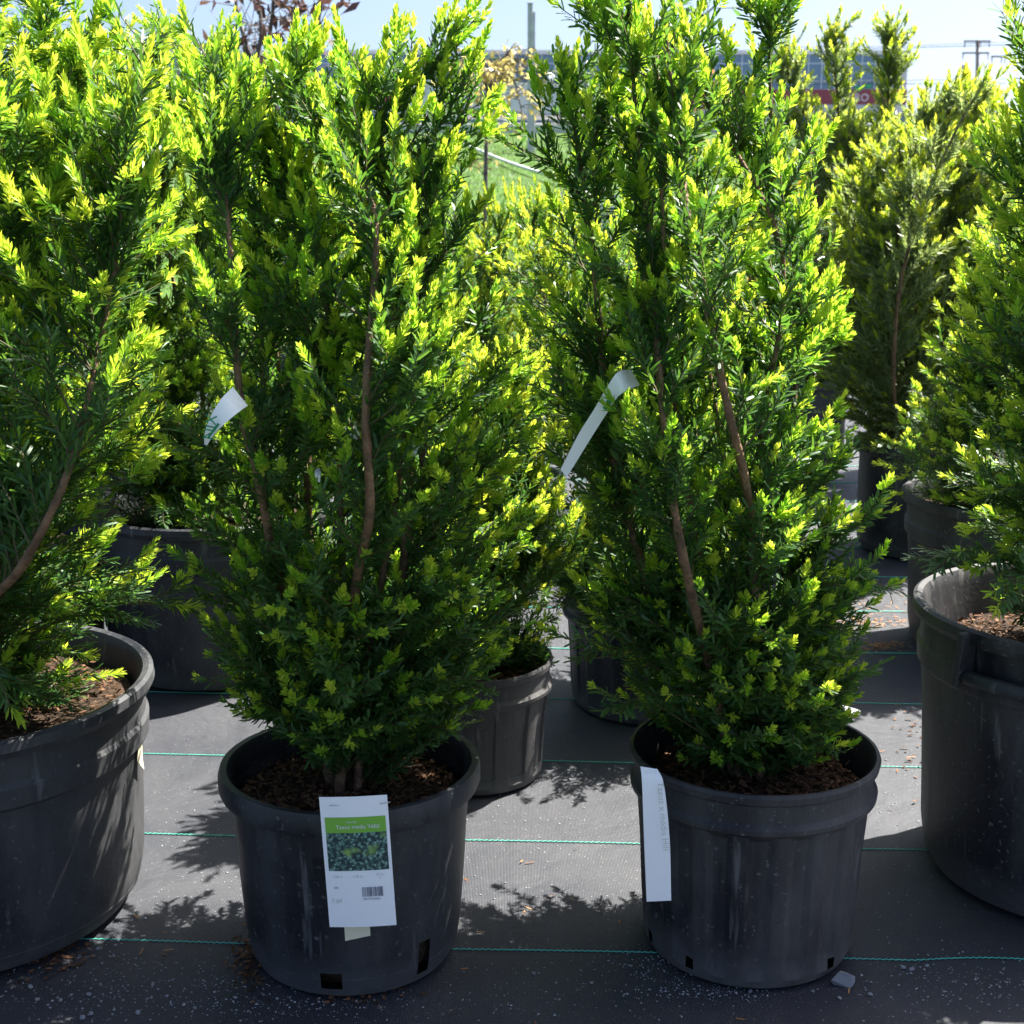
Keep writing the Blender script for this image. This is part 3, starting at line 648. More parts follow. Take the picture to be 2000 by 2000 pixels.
shrub('loose spreading yew in the largest pot at the left edge', (-.745, 1.705), z3,
      [(1370, -250, 210), (1250, -330, 290), (1150, -380, 320), (1000, -400, 330), (850, -420, 360), (700, -450, 390), (550, -450, 370), (400, -420, 340), (250, -400, 300), (140, -350, 230), (60, -320, 150), (-20, -260, 60)],
      470, 'loose', stems=[[(-60, 1230, 1.52), (40, 1110, 1.45), (100, 1000, 1.42), (150, 870, 1.44), (190, 700, 1.54), (230, 480, 1.58), (250, 250, 1.62)]],
      nauto=6, extras=[(385, 1200, 1.58, -.35), (330, 1180, 1.57, -.1), (300, 1215, 1.57, -.2), (300, 1110, 1.6, .0), (310, 100, 1.72, .3), (280, 60, 1.72, .5), (270, 190, 1.65, .1), (370, 250, 1.7, .7), (150, 1380, 1.55, -.2), (60, 1340, 1.5, 0)],
      up=(-.1, .75), hide_x=(-.85, 9), front=.72, skirt=60)
shrub('arching yew in the wide shaded pot behind the left gap', (-.60, 2.71), z5,
      [(1060, 270, 490), (970, 210, 510), (850, 190, 520), (700, 170, 540), (500, 150, 540), (330, 170, 530), (220, 210, 500), (140, 260, 430)], 400, 'loose', nauto=7,
      extras=[(300, 1010, 2.5, -.4), (300, 45, 2.7, .6), (340, 80, 2.7, .8), (420, 90, 2.7, 1.2)], up=(-.05, .9), fine=1, tuft=.9, skirt=70)
shrub('short bright yew in the small fluted pot', (-.058, 2.14), z6,
      [(1290, 860, 1050), (1200, 790, 1105), (1100, 760, 1125), (1000, 760, 1120), (900, 780, 1075), (800, 820, 1050), (720, 880, 1035)], 430, 'gold', nauto=6, fine=2, up=(.3, 1.25),
      extras=[(1115, 1005, 2.1, 1.3), (1130, 1050, 2.1, 1.1), (1020, 730, 2.15, 1.4)])
shrub('mid row yew between the two front yews, in the shaded pot', (.262, 2.48), z7,
      [(1170, 1070, 1450), (1050, 1040, 1500), (900, 1010, 1500), (750, 990, 1450), (600, 970, 1440), (500, 970, 1420), (420, 990, 1350), (380, 1030, 1250)], 370, 'gold', nauto=7, fine=1, up=(.3, 1.25), ry=1.45, skirt=230)
shrub('golden tipped yew showing low in the gap under the lawn', (-.03, 3.40), z11,
      [(1000, 880, 1080), (900, 860, 1120), (700, 850, 1140), (550, 870, 1140), (450, 900, 1120), (390, 950, 1090)], 330, 'gold', nauto=6, fine=0, up=(.4, 1.25), tuft=1.3, wscale=1.25)
shrub('yew in the back row seen through the price card shrub', (-.42, 3.75), z12,
      [(900, 600, 800), (700, 540, 850), (500, 530, 860), (350, 560, 840), (280, 620, 790)], 300, 'gold', nauto=6, fine=0, up=(.4, 1.25), wscale=1.45, dens=.85)
shrub('yew with soft pale shoots above the handled pot', (.79, 1.80), z4,
      [(1260, 1960, 2300), (1150, 1900, 2360), (1000, 1880, 2400), (850, 1900, 2420), (700, 1900, 2420), (550, 1920, 2420), (400, 1930, 2400), (300, 1950, 2380), (200, 1985, 2360), (100, 2010, 2330), (0, 2030, 2280)], 330, 'loose', nauto=7,
      extras=[(1815, 1105, 1.70, -.35), (1850, 1090, 1.68, -.2), (1990, 1080, 1.6, -.4), (1910, 620, 1.7, .5), (1920, 330, 1.75, .6), (1880, 700, 1.72, .2), (1985, 40, 1.8, 1.3), (1950, 1150, 1.6, -.3)], up=(-.15, .9), tuft=.85)
shrub('dark yew in the pot behind the handled pot', (1.06, 2.80), z8,
      [(1030, 1820, 2050), (960, 1750, 2100), (880, 1720, 2140), (800, 1770, 2150), (720, 1830, 2150), (620, 1870, 2150), (520, 1890, 2130), (450, 1920, 2080)], 330, 'loose', nauto=7, up=(0, .9), fine=1,
      extras=[(1720, 865, 2.6, .3), (1730, 905, 2.6, .0), (1760, 860, 2.6, .2), (1790, 940, 2.6, -.2)], tuft=.8)
shrub('greyish yew with yellow buds, second row from the right', (1.12, 3.66), z9,
      [(900, 1690, 1930), (800, 1590, 1990), (700, 1570, 2020), (600, 1560, 2030), (500, 1570, 2030), (400, 1600, 2010), (300, 1680, 1980), (230, 1760, 1960), (170, 1830, 1950)], 900, 'grey', nauto=8, plume=.25, stems=[[(1750, 800, 3.45), (1755, 580, 3.38), (1800, 410, 3.36), (1860, 270, 3.36), (1920, 160, 3.36)]],
      fine=0, up=(.1, 1.1), wscale=1.7, dens=.85, skirt=80)
shrub('open greyish yew with tall leaders against the sky', (1.00, 4.80), z10,
      [(840, 1540, 1670), (700, 1520, 1720), (500, 1540, 1750), (380, 1570, 1760), (300, 1590, 1760), (230, 1590, 1760)], 800, 'grey', nauto=3, plume=.5,
      stems=[[(1590, 600, 4.7), (1600, 400, 4.7), (1570, 280, 4.7), (1545, 180, 4.7), (1540, 90, 4.7)], [(1640, 500, 4.8), (1640, 280, 4.8), (1630, 130, 4.8), (1625, 80, 4.8)], [(1700, 500, 4.8), (1730, 300, 4.8), (1735, 150, 4.8), (1735, 70, 4.8)]],
      extras=[(1545, 45, 4.7, 1.4), (1620, 50, 4.8, 1.4), (1650, 50, 4.8, 1.2), (1600, 90, 4.8, 1.2), (1665, 100, 4.8, .9), (1735, 35, 4.8, 1.5), (1720, 60, 4.8, 1.4), (1770, 65, 4.8, 1.1), (1695, 90, 4.8, 1.0), (1785, 110, 4.8, .8), (1520, 280, 4.7, -.1), (1700, 130, 4.8, 1.0), (1760, 130, 4.8, 1.0), (1740, 100, 4.8, 1.2), (1560, 130, 4.7, 1.0), (1530, 140, 4.7, 1.0), (1610, 140, 4.8, 1.1), (1650, 160, 4.8, .9)],
      fine=0, up=(.3, 1.2), wscale=1.7, dens=.8)
shrub('yew in the back row at the far left', (-1.18, 3.55), z13,
      [(950, 50, 300), (800, 0, 330), (600, -40, 340), (400, -40, 330), (200, 0, 300), (160, 60, 240), (100, 110, 200)], 320, 'loose', nauto=6, fine=0, wscale=1.45, dens=.85, up=(.1, 1.0))

pot_c5, z14 = pot('black pot in the back row behind the ribbed pot', (.62, 3.75), .28, .17, .15, 'smooth', chips=0)
shrub('yew in the back row seen through the tall dense yew', (.62, 3.75), z14,
      [(900, 1350, 1540), (700, 1280, 1580), (500, 1270, 1580), (380, 1290, 1560), (300, 1340, 1500)], 340, 'gold', nauto=6, fine=0, up=(.4, 1.25), wscale=1.45, dens=.85)

for (lb_p, lb_s, c_, outl, ns, sty) in (
    ('black pot tucked between the left edge pot and the wide shaded pot', 'arching yew filling the gap between the two left pots', (-.98, 2.62), [(1000, 0, 200), (850, -60, 260), (650, -80, 290), (450, -70, 300), (280, -20, 290), (170, 60, 240)], 360, 'loose'),
    ('black pot in the fourth row behind the greyish yews', 'bright yew in the fourth row behind the greyish yews', (1.48, 4.75), [(800, 1720, 1960), (600, 1690, 1990), (450, 1700, 1980), (330, 1730, 1950), (260, 1770, 1900)], 420, 'gold')):
    _, zz_ = pot(lb_p, c_, .30, .19, .165, 'smooth', chips=0)
    shrub(lb_s, c_, zz_, outl, ns, sty, nauto=6, fine=0, wscale=1.5, dens=.8, up=(.2, 1.1), plume=.2)

# ------------------------------------------------------------------ broadleaf plants farther back
def woody(name, label, cat, base, stems, leaves, nleaf, ll, lw, material, barkmat='grey_bark', r=.012, spread=.12, group=None, droop=.15, twl=.16, potted=True):
    """a few explicit stems (pixel paths), twigs off them, leaves off the twigs"""
    root = empty(name, base); tag(root, label, cat, group); off = np.array(base); P0 = []; P1 = []; P2 = []
    for s in stems:
        pts = catmull([Vector(base) - Vector((0, 0, .02))] + [at(*q) for q in s], 6)
        P = np.array([tuple(p) for p in pts]); q = np.linspace(0, 1, len(P))
        tube('trunk', P - off, r * (1 - .75 * q), M[barkmat], root, n=6, wob=.06)
        for j in range(len(P) // 3, len(P)):
            for _ in range(leaves):
                a = random.uniform(0, 6.28); e_ = random.uniform(-.2, 1.1); L = twl * random.uniform(.4, 1.2)
                d = np.array([math.cos(a) * math.cos(e_), math.sin(a) * math.cos(e_), math.sin(e_)])
                P0.append(P[j]); P1.append(P[j] + d * L * .6); P2.append(P[j] + d * L + np.array([0, 0, (-.35 if droop > .3 else .1) * L]))
    P0, P1, P2 = map(np.array, (P0, P1, P2))
    t_ = twig_tubes('twigs', [P0 - off, P1 - off, P2 - off], .0026, .0010, M[barkmat], root); t_['kind'] = 'stuff'
    i = rng.integers(0, len(P0), nleaf); t = rng.uniform(.25, 1, nleaf); P = bez(P0[i], P1[i], P2[i], t); T = bezt(P0[i], P1[i], P2[i], t)
    D = nrm(T * .6 + rng.normal(0, .6, (nleaf, 3)) - np.array([0, 0, droop])); Nn = rng.normal(0, 1, (nleaf, 3)); Nn = nrm(Nn - (Nn * D).sum(1)[:, None] * D)
    L = ll * rng.uniform(.6, 1.25, nleaf)
    build_blades('leaves', P - off, D, Nn, L, lw * L / ll, rng.normal(.15, .12, nleaf), rng.uniform(0, 1, nleaf), M[material], root, 1)
    return root
for (lbl, x, y) in (('black pot of the dark red leaved tree', -1.02, 6.0), ('black pot of the straw yellow weeping tree', -.13, 6.3), ('black pot of the staked young tree', .66, 6.2), ('black pot of the orange leaved plant', .98, 5.5), ('black pot of the young green shrub beside the steel post', .29, 6.5), ('black pot of the dark blue spruce', -1.92, 5.2)):
    pot(lbl, (x, y), .30, .18, .155, 'smooth', chips=0, group='black pots of the broadleaf plants')
woody('purple_leaf_tree', 'multi stemmed tree with sparse dark red leaves against the sky', 'tree', (-1.02, 6.0, .27),
      [[(540, 700, 6.0), (500, 300, 6.0), (490, 130, 6.0), (465, 30, 6.0), (450, -80, 6.0)], [(545, 600, 6.0), (530, 250, 6.05), (525, 110, 6.05), (535, 0, 6.05), (545, -90, 6.05)],
       [(550, 500, 6.0), (560, 200, 5.95), (570, 60, 5.95), (590, -60, 5.95)], [(555, 500, 6.0), (590, 170, 6.0), (620, 50, 6.0), (640, -70, 6.0)], [(548, 500, 6.0), (505, 170, 5.9), (510, 60, 5.9), (500, -60, 5.9)]], 2, 330, .075, .026, 'red_leaf', r=.019, twl=.26)
woody('weeping_tree', 'small weeping tree with straw yellow leaves in front of the car', 'tree', (-.13, 6.3, .27),
      [[(945, 500, 6.3), (950, 280, 6.3), (955, 180, 6.3), (985, 110, 6.3), (1030, 130, 6.3)], [(950, 300, 6.3), (950, 170, 6.3), (920, 120, 6.3), (890, 180, 6.3)],
       [(950, 250, 6.3), (965, 150, 6.3), (1000, 150, 6.3), (1020, 220, 6.3)]], 3, 520, .036, .016, 'yel_leaf', r=.010, droop=.6, twl=.15)
woody('staked_tree', 'young tree with thin dark trunk tied to a pale stake', 'tree', (.66, 6.2, .27),
      [[(1298, 500, 6.2), (1299, 260, 6.2), (1300, 100, 6.2), (1301, -30, 6.2), (1305, -120, 6.2)], [(1299, 300, 6.2), (1330, 100, 6.2), (1405, 0, 6.2)]], 2, 150, .06, .026, 'grn_leaf', r=.013, twl=.2)
stake = tube('plant_stake', [at(1308, 700, 6.17), at(1306, 60, 6.17)], .011, M['white'], n=8); tag(stake, 'pale round stake beside the thin dark trunk', 'stake')
woody('leafy_shrub', 'young shrub with broad green leaves beside the steel post', 'shrub', (.29, 6.5, .27),
      [[(1120, 500, 6.5), (1125, 300, 6.5), (1120, 180, 6.5), (1128, 110, 6.5)], [(1122, 400, 6.5), (1150, 230, 6.5), (1160, 150, 6.5)], [(1122, 400, 6.5), (1180, 280, 6.5), (1200, 200, 6.5)]], 3, 260, .055, .026, 'grn_leaf', r=.009, twl=.15)
woody('orange_leaf_shrub', 'low plant with orange yellow leaves below the greyish yew', 'shrub', (.98, 5.5, .27),
      [[(1480, 600, 5.5), (1520, 420, 5.5), (1525, 340, 5.5)], [(1480, 600, 5.5), (1490, 420, 5.5), (1500, 350, 5.5)], [(1480, 560, 5.5), (1545, 400, 5.5), (1555, 310, 5.5)]], 3, 260, .045, .022, 'org_leaf', r=.008, twl=.10)
woody('rusty_leaf_shrub', 'plant with rust red leaves half hidden behind the tall dense yew', 'shrub', (1.6, 11.5, terrain_z(11.5)),
      [[(1345, 300, 11.5), (1340, 180, 11.5), (1335, 130, 11.5)], [(1350, 300, 11.5), (1365, 200, 11.5), (1360, 160, 11.5)]], 3, 200, .07, .04, 'rust_leaf', r=.012, twl=.2, potted=False)
# pink flower bud on a stalk
fl = empty('pink_flower', (.99, 5.36, .27)); tag(fl, 'closed pink flower standing over the orange leaved plant', 'flower')
tp = at(1582, 302, 5.3) - Vector((.99, 5.36, .27))
tube('stalk', [(0, 0, -.02), (tp.x * .5, tp.y * .5, tp.z * .5), tp], .004, M['grn_leaf'], fl, n=6)
for k in range(6):
    a = k * math.pi / 3; V = []; Fc = []
    for i in range(5):
        q = i / 4; w = .018 * math.sin(math.pi * min(.98, .15 + .85 * q)); rr = .016 * math.sin(math.pi * (.2 + .7 * q)) + .003
        for s in (-1, 0, 1):
            V.append((rr * math.cos(a) - s * w * math.sin(a) * .7, rr * math.sin(a) + s * w * math.cos(a) * .7, .075 * q))
    for i in range(4):
        for s in range(2): Fc.append((i * 3 + s, i * 3 + s + 1, i * 3 + s + 4, i * 3 + s + 3))
    p_ = pydata('petal', V, Fc, M['pink_petal'], fl, smooth=True); p_.location = tp
shrub('dark blue green spruce peeking over the yews at the top left', (-1.92, 5.2), .27,
      [(900, -200, 200), (500, -120, 220), (250, -50, 200), (100, 10, 130), (20, 40, 90), (-30, 60, 75)], 160, 'spruce', nauto=2, fine=0, wscale=1.8, up=(-.1, .5), name='spruce_tree', cat='tree', group=None)

# ------------------------------------------------------------------ tags
def card_frame(TL, TR, BL):
    u = (TR - TL); w = u.length; u.normalize(); v = (BL - TL); v = v - u * v.dot(u) * 0; hgt = v.length; v.normalize()
    nz = u.cross(-v).normalized()          # towards the camera
    m_ = Matrix((( u.x, -v.x, nz.x, TL.x), (u.y, -v.y, nz.y, TL.y), (u.z, -v.z, nz.z, TL.z), (0, 0, 0, 1)))
    return m_, w, hgt
def card_quad(name, x0, y0, x1, y1, z, material, parent, thick=.0):
    if thick:
        bm = bmesh.new(); box(bm, (x0, y0, z - thick), (x1, y1, z)); return obj(name, bm, material, parent)
    return pydata(name, [(x0, y0, z), (x1, y0, z), (x1, y1, z), (x0, y1, z)], [(0, 1, 2, 3)], material, parent)
Yc = 1.592 - .160 - .004
TL, TR, BL = at(623, 1557, Yc), at(756, 1547, Yc), at(636, 1811, Yc - .004)
m_, w, hh = card_frame(TL, TR, BL)
# the card leans: use an object matrix and local mm layout (x right, y down negative)
card = empty('price_card'); card.matrix_world = m_; tag(card, 'white printed price card stapled to the smooth pot rim', 'card', 'paper tags')
# gently bowed sheet
V = []; Fc = []; nx, ny = 6, 10
def bow(x, y): return .0022 * math.sin(math.pi * x / w) - .0016 * (y / hh) * 0
for j in range(ny + 1):
    for i in range(nx + 1):
        x = w * i / nx; y = -hh * j / ny; V.append((x, y, bow(x, y)))
for j in range(ny):
    for i in range(nx):
        a = j * (nx + 1) + i; Fc.append((a, a + nx + 1, a + nx + 2, a + 1))
nb = len(V); V += [(x, y, z - .0006) for (x, y, z) in V]; Fc += [tuple(nb + q for q in f[::-1]) for f in Fc]
pydata('sheet', V, Fc, M['tag_white'], card, smooth=True)
def bowed(name, x0, y0, x1, y1, material, dz=.0004, n=8):
    V = []; Fc = []
    for i in range(n + 1):
        x = x0 + (x1 - x0) * i / n
        V += [(x, y0, bow(x, y0) + dz), (x, y1, bow(x, y1) + dz)]
    for i in range(n): Fc.append((2 * i, 2 * i + 1, 2 * i + 3, 2 * i + 2))
    return pydata(name, V, Fc, material, card, smooth=True)
bowed('green_header', .0045, -.024, w - .0035, -.0425, M['tag_green'])
bowed('printed_photo', .0045, -.0425, w - .0035, -.088, M['tag_photo'])
text_obj('header_text', "Taxus media 'Hillii'", .0066, M['white'], card, Matrix.Translation((.0165, -.0372, .0034)))
text_obj('small_header_text', "If de Hill", .0032, M['white'], card, Matrix.Translation((.029, -.0305, .0034)))
for i, (x, s) in enumerate(((.008, '1.50 m'), (.031, '1.00 m'), (.058, 'Zone'))):
    text_obj('size_text', s, .0042, M['tag_grey'], card, Matrix.Translation((x, -.096 + .002 * (i == 2), .0032 if x > .02 else .0026)))
text_obj('zone_text', '4', .004, M['tag_grey'], card, Matrix.Translation((.061, -.0985, .0026)))
text_obj('price_text', '5 gal', .0062, M['tag_grey'], card, Matrix.Translation((.0055, -.125, .0024)))
bowed('sun_icon', .009, -.107, .0135, -.1095, M['tag_grey'])
bm = bmesh.new(); x = .0405
for k in range(30):
    bw = random.choice((.0003, .0003, .0006, .0009)); z = bow(x, 0) + .0005
    v = [bm.verts.new(q) for q in ((x, -.108, z), (x, -.1195, z), (x + bw, -.1195, z), (x + bw, -.108, z))]; bm.faces.new(v)
    x += bw + random.choice((.0003, .0004, .0006))
    if x > .0635: break
obj('barcode', bm, M['tag_print'], card)
text_obj('barcode_digits', '620179324561', .0034, M['tag_print'], card, Matrix.Translation((.0408, -.1232, .0030)))
for x0, y0, x1, y1 in ((.0115, -.0092, .0225, -.0095), (w - .0085, -.0095, w + .0035, -.0075)):
    tube('staple', [(x0, y0, .0028), (x1, y1, .0028)], .0005, M['metal'], card, n=5)
slip = empty('cream_slip'); TL2 = at(671, 1790, Yc + .002); TR2 = at(721, 1786, Yc + .002); BL2 = at(672, 1838, Yc + .001)
m2, w2_, h2_ = card_frame(TL2, TR2, BL2); slip.matrix_world = m2; tag(slip, 'small cream paper slip poking out below the price card', 'paper slip', 'paper tags')
pydata('sheet', [(0, 0, 0), (w2_, 0, 0), (w2_, -h2_ * .8, 0), (0, -h2_, 0), (0, 0, -.0005), (w2_, 0, -.0005), (w2_, -h2_ * .8, -.0005), (0, -h2_, -.0005)], [(0, 3, 2, 1), (4, 5, 6, 7), (0, 1, 5, 4), (1, 2, 6, 5), (2, 3, 7, 6), (3, 0, 4, 7)], M['tag_cream'], slip)
def ribbon(name, label, L, Rr, material, group='paper tags', thick=.0005, nn=6):
    """paper strip between two edge curves (lists of world points)"""
    A, B = catmull(L, nn), catmull(Rr, nn); root = empty(name, A[0]); tag(root, label, 'tag', group); o = Vector(A[0])
    V = [tuple(p - o) for p in A] + [tuple(p - o) for p in B]; k = len(A); Fc = [(i, i + 1, k + i + 1, k + i) for i in range(k - 1)]
    sh = pydata('strip', V, Fc, material, root, smooth=False)
    md = sh.modifiers.new('thickness', 'SOLIDIFY'); md.thickness = thick
    return root, A, B
Yr = 1.612 - .153 - .004
st_root, A, B = ribbon('strip_tag', 'long white strip tag with faint handwriting hanging on the ribbed pot', 
    [at(1251, 1497, Yr + .012), at(1254, 1530, Yr + .003), at(1258, 1640, Yr), at(1263, 1761, Yr - .001)],
    [at(1284, 1502, Yr + .012), at(1297, 1534, Yr + .003), at(1308, 1640, Yr), at(1311, 1759, Yr - .001)], M['tag_white'])
mt_, w3, h3 = card_frame(at(1276, 1525, Yr + .002), at(1279, 1525, Yr + .002), at(1290, 1610, Yr - .002))
tx = text_obj('handwriting', 'Taxus x media Hill', .0105, M['tag_grey'], st_root, Matrix())
tx.matrix_world = mt_ @ Matrix.Translation((.004, -.001, .0022)) @ Matrix.Rotation(R(-90), 4, 'Z')
wm = tx.matrix_world.copy(); tx.matrix_local = Matrix.Translation(-st_root.location) @ wm
# nursery label looped round a stem of the price card yew
Yt = 1.385
nl_root, A, B = ribbon('nursery_label', 'pale plastic label with green lettering on the left stem of the price card yew',
    [at(455, 756, Yt + .015), at(433, 778, Yt), at(412, 812, Yt - .004), at(400, 845, Yt + .004), at(399, 868, Yt + .016)],
    [at(484, 792, Yt + .022), at(462, 808, Yt), at(434, 832, Yt - .006), at(416, 852, Yt + .002), at(404, 870, Yt + .014)], M['tag_white'])
mt_, _, _ = card_frame(at(402, 858, Yt - .006), at(408, 832, Yt - .008), at(416, 860, Yt - .006))
tx = text_obj('green_lettering', 'NIX', .016, M['tag_dgreen'], nl_root, Matrix()); tx.matrix_local = Matrix.Translation(-nl_root.location) @ mt_ @ Matrix.Translation((.000, -.008, .001))
pydata('green_stripe', [tuple(p - nl_root.location) for p in (at(425, 826, Yt - .0085), at(429, 829, Yt - .0085), at(407, 858, Yt - .002), at(404, 855, Yt - .002))], [(0, 1, 2, 3)], M['tag_dgreen'], nl_root)
# long label on the tall dense yew
Yt = 1.475
ll_root, A, B = ribbon('stem_label', 'long pale label bent over a twig of the tall dense yew',
    [at(1232, 722, Yt + .03), at(1208, 726, Yt), at(1188, 752, Yt - .004), at(1160, 800, Yt), at(1130, 848, Yt + .004), at(1095, 916, Yt + .012)],
    [at(1250, 752, Yt + .03), at(1226, 762, Yt), at(1206, 776, Yt - .004), at(1182, 812, Yt), at(1154, 856, Yt + .004), at(1106, 934, Yt + .012)], M['tag_white'])
pydata('green_stripe', [tuple(p - ll_root.location) for p in (at(1190, 774, Yt - .0055), at(1196, 784, Yt - .0055), at(1184, 802, Yt - .003), at(1177, 797, Yt - .003))], [(0, 1, 2, 3)], M['tag_dgreen'], ll_root)
ribbon('stem_label', 'small torn white label end beside the middle stem of the price card yew', [at(792, 885, 1.50), at(800, 868, 1.50), at(815, 860, 1.515)], [at(812, 893, 1.50), at(816, 878, 1.50), at(823, 868, 1.515)], M['tag_white'])
ribbon('stem_label', 'tiny white label scrap low among the needles of the price card yew', [at(612, 938, 1.48), at(614, 922, 1.48), at(620, 914, 1.49)], [at(625, 942, 1.48), at(626, 928, 1.48), at(625, 916, 1.49)], M['tag_white'])
ribbon('stem_label', 'grey white label corner behind the main stem of the price card yew', [at(684, 838, 1.52), at(684, 858, 1.52)], [at(705, 838, 1.52), at(705, 858, 1.52)], M['tag_white'])
ribbon('edge_tag', 'narrow tag with green picture seen edge on at the left pot', [at(277, 1450, 1.71), at(278, 1480, 1.71), at(281, 1503, 1.71)], [at(270, 1462, 1.69), at(268, 1485, 1.69), at(272, 1493, 1.69)], M['tag_cream'])
ribbon('white_tag', 'white tag lying behind the rim of the ribbed pot', [at(1622, 1372, 1.80), at(1655, 1380, 1.80), at(1682, 1388, 1.80)], [at(1625, 1384, 1.795), at(1655, 1392, 1.795), at(1680, 1399, 1.795)], M['tag_white'])
wsign = empty('white_sign', at(1195, 420, 4.2)); tag(wsign, 'white card sign standing behind the tall dense yew', 'sign')
tube('post', [(0, .01, -wsign.location.z), (0, .01, .03)], .006, M['galv'], wsign, n=6)
bm = bmesh.new(); box(bm, (-.055, -.002, -.05), (.014, .002, .058)); obj('board', bm, M['white'], wsign)

# ------------------------------------------------------------------ litter on the fabric
def stone_mesh(name, seed, sub=2, lo=.5, hi=.85):
    bm = bmesh.new(); bmesh.ops.create_icosphere(bm, subdivisions=sub, radius=1); rr = random.Random(seed)
    pl = [(Vector((rr.gauss(0, 1), rr.gauss(0, 1), rr.gauss(0, 1))).normalized(), rr.uniform(lo, hi)) for _ in range(9)]
    for v in bm.verts:
        for n_, d in pl:
            q = v.co.dot(n_)
            if q > d: v.co -= n_ * (q - d)
    me = bpy.data.meshes.new(name); bm.to_mesh(me); bm.free(); me.materials.append(M['stone']); return me
def ground(px, py):
    y = -(py - 1000.0) / F; dz = -math.sin(PITCH) + y * math.cos(PITCH); dy = math.cos(PITCH) + y * math.sin(PITCH)
    return at(px, py, -CAM_H / dz * dy)
g = ground(1642, 1922); so = link(bpy.data.objects.new('stone', stone_mesh('stone', 11, 3, .38, .62))); so.location = (g.x, g.y, .0075); so.scale = (.0215, .0150, .0150); so.rotation_euler = (.35, .25, .4)
tag(so, 'largest pale grey stone beside the foot of the ribbed pot', 'stone')
pm = [stone_mesh('pebble', 20 + k, 1) for k in range(4)]
peb = [(60, 1930, 5), (73, 1955, 4.5), (119, 1955, 4), (174, 1945, 5), (161, 1990, 5.5), (178, 1983, 4.5), (269, 1980, 5), (192, 1855, 4), (226, 1848, 4), (359, 1965, 4), (460, 1950, 4), (298, 1925, 4), (1043, 1903, 4), (1155, 1922, 4), (1465, 1938, 4.2), (1588, 1938, 3.5), (1640, 1952, 4.5), (1700, 1945, 4.5), (1764, 1892, 4.5), (1780, 1895, 4.5), (1810, 1888, 3.5), (1905, 1915, 3.5)]
for i, (px, py, s) in enumerate(peb):
    g = ground(px, py); o = link(bpy.data.objects.new('pebble', pm[i % 4])); s *= .00075; o.location = (g.x, g.y, s * .6); o.scale = (s * random.uniform(.9, 1.4), s, s * .7); o.rotation_euler = (0, 0, random.uniform(0, 6))
    tag(o, 'small grey pebble lying on the fabric in front of the pots', 'pebble', 'grey pebbles on the ground cover')
# fine grit
def grit(name, spots, material, smin, smax, label=None, zoff=0):
    V = []; T = []; tt = []
    base = np.array([[1, 0, 0], [-1, 0, 0], [0, 1, 0], [0, -1, 0], [0, 0, 1], [0, 0, -1.0]])
    tri = np.array([[0, 2, 4], [2, 1, 4], [1, 3, 4], [3, 0, 4], [2, 0, 5], [1, 2, 5], [3, 1, 5], [0, 3, 5]]); k = 0
    for (px, py, sx, sy, n) in spots:
        for _ in range(n):
            x, y = random.gauss(px, sx), random.gauss(py, sy)
            if y < 1150 or y > 2080: continue
            g_ = ground(x, y); s = random.uniform(smin, smax) * random.choice((.6, .8, 1, 1.3)); a = random.uniform(0, 6.28)
            b_ = base * np.array([random.uniform(.7, 1.5), random.uniform(.6, 1.2), .6]) * s; ca, sa = math.cos(a), math.sin(a)
            b_ = np.stack([b_[:, 0] * ca - b_[:, 1] * sa, b_[:, 0] * sa + b_[:, 1] * ca, b_[:, 2]], 1) + rng.normal(0, s * .12, (6, 3))
            V.append(b_ + np.array([g_.x, g_.y, s * .45])); T.append(tri + k); k += 6
    o = tri_mesh(name, np.concatenate(V), np.concatenate(T), material); tag(o, label, kind='stuff'); return o
grit('gravel', [(150, 1930, 130, 50, 420), (420, 1925, 90, 30, 160), (560, 1965, 120, 14, 200), (1290, 1885, 60, 25, 260), (1380, 1938, 80, 9, 200), (1880, 1925, 110, 30, 260), (1000, 1950, 300, 40, 220), (900, 1750, 60, 25, 40), (1750, 1700, 60, 200, 90), (1100, 1600, 120, 90, 120), (380, 1640, 60, 60, 140), (1700, 1560, 40, 70, 90)], M['stone'], .0005, .0016, 'fine pale grit scattered over the ground cover')
def litter(name, spots, material, lmin, lmax, wd, label):
    P = []; 
    for (px, py, sx, sy, n) in spots:
        for _ in range(n):
            y = max(1080, random.gauss(py, sy)); g_ = ground(random.gauss(px, sx), y); P.append((g_.x, g_.y, random.uniform(.001, .005)))
    P = np.array(P); n = len(P); a = rng.uniform(0, 6.28, n); e_ = rng.normal(.02, .08, n)
    D = np.stack([np.cos(a) * np.cos(e_), np.sin(a) * np.cos(e_), np.sin(e_)], 1); Nn = nrm(np.stack([rng.normal(0, .3, n), rng.normal(0, .3, n), np.ones(n)], 1)); Nn = nrm(Nn - (Nn * D).sum(1)[:, None] * D)
    o = build_blades(name, P, D, Nn, rng.uniform(lmin, lmax, n), np.full(n, wd), np.zeros(n), rng.uniform(0, 1, n), material, None, 2); tag(o, label, kind='stuff')
litter('dry_needle_litter', [(1690, 1215, 50, 10, 150), (1590, 1200, 25, 8, 60), (1720, 1262, 25, 5, 110), (1700, 1175, 40, 25, 50), (1720, 1500, 40, 60, 14), (1150, 1700, 200, 100, 14), (300, 1870, 60, 30, 6), (1000, 1930, 300, 50, 7)], M['dry_needle'], .008, .018, .0020, 'dry orange needles fallen on the ground cover')
litter('soil_litter', [(490, 1875, 18, 25, 160), (95, 1870, 40, 20, 120), (1800, 1450, 25, 50, 60), (700, 1940, 40, 12, 60)], M['bark_chip'], .004, .010, .004, 'dark crumbs of soil spilled beside the pots')

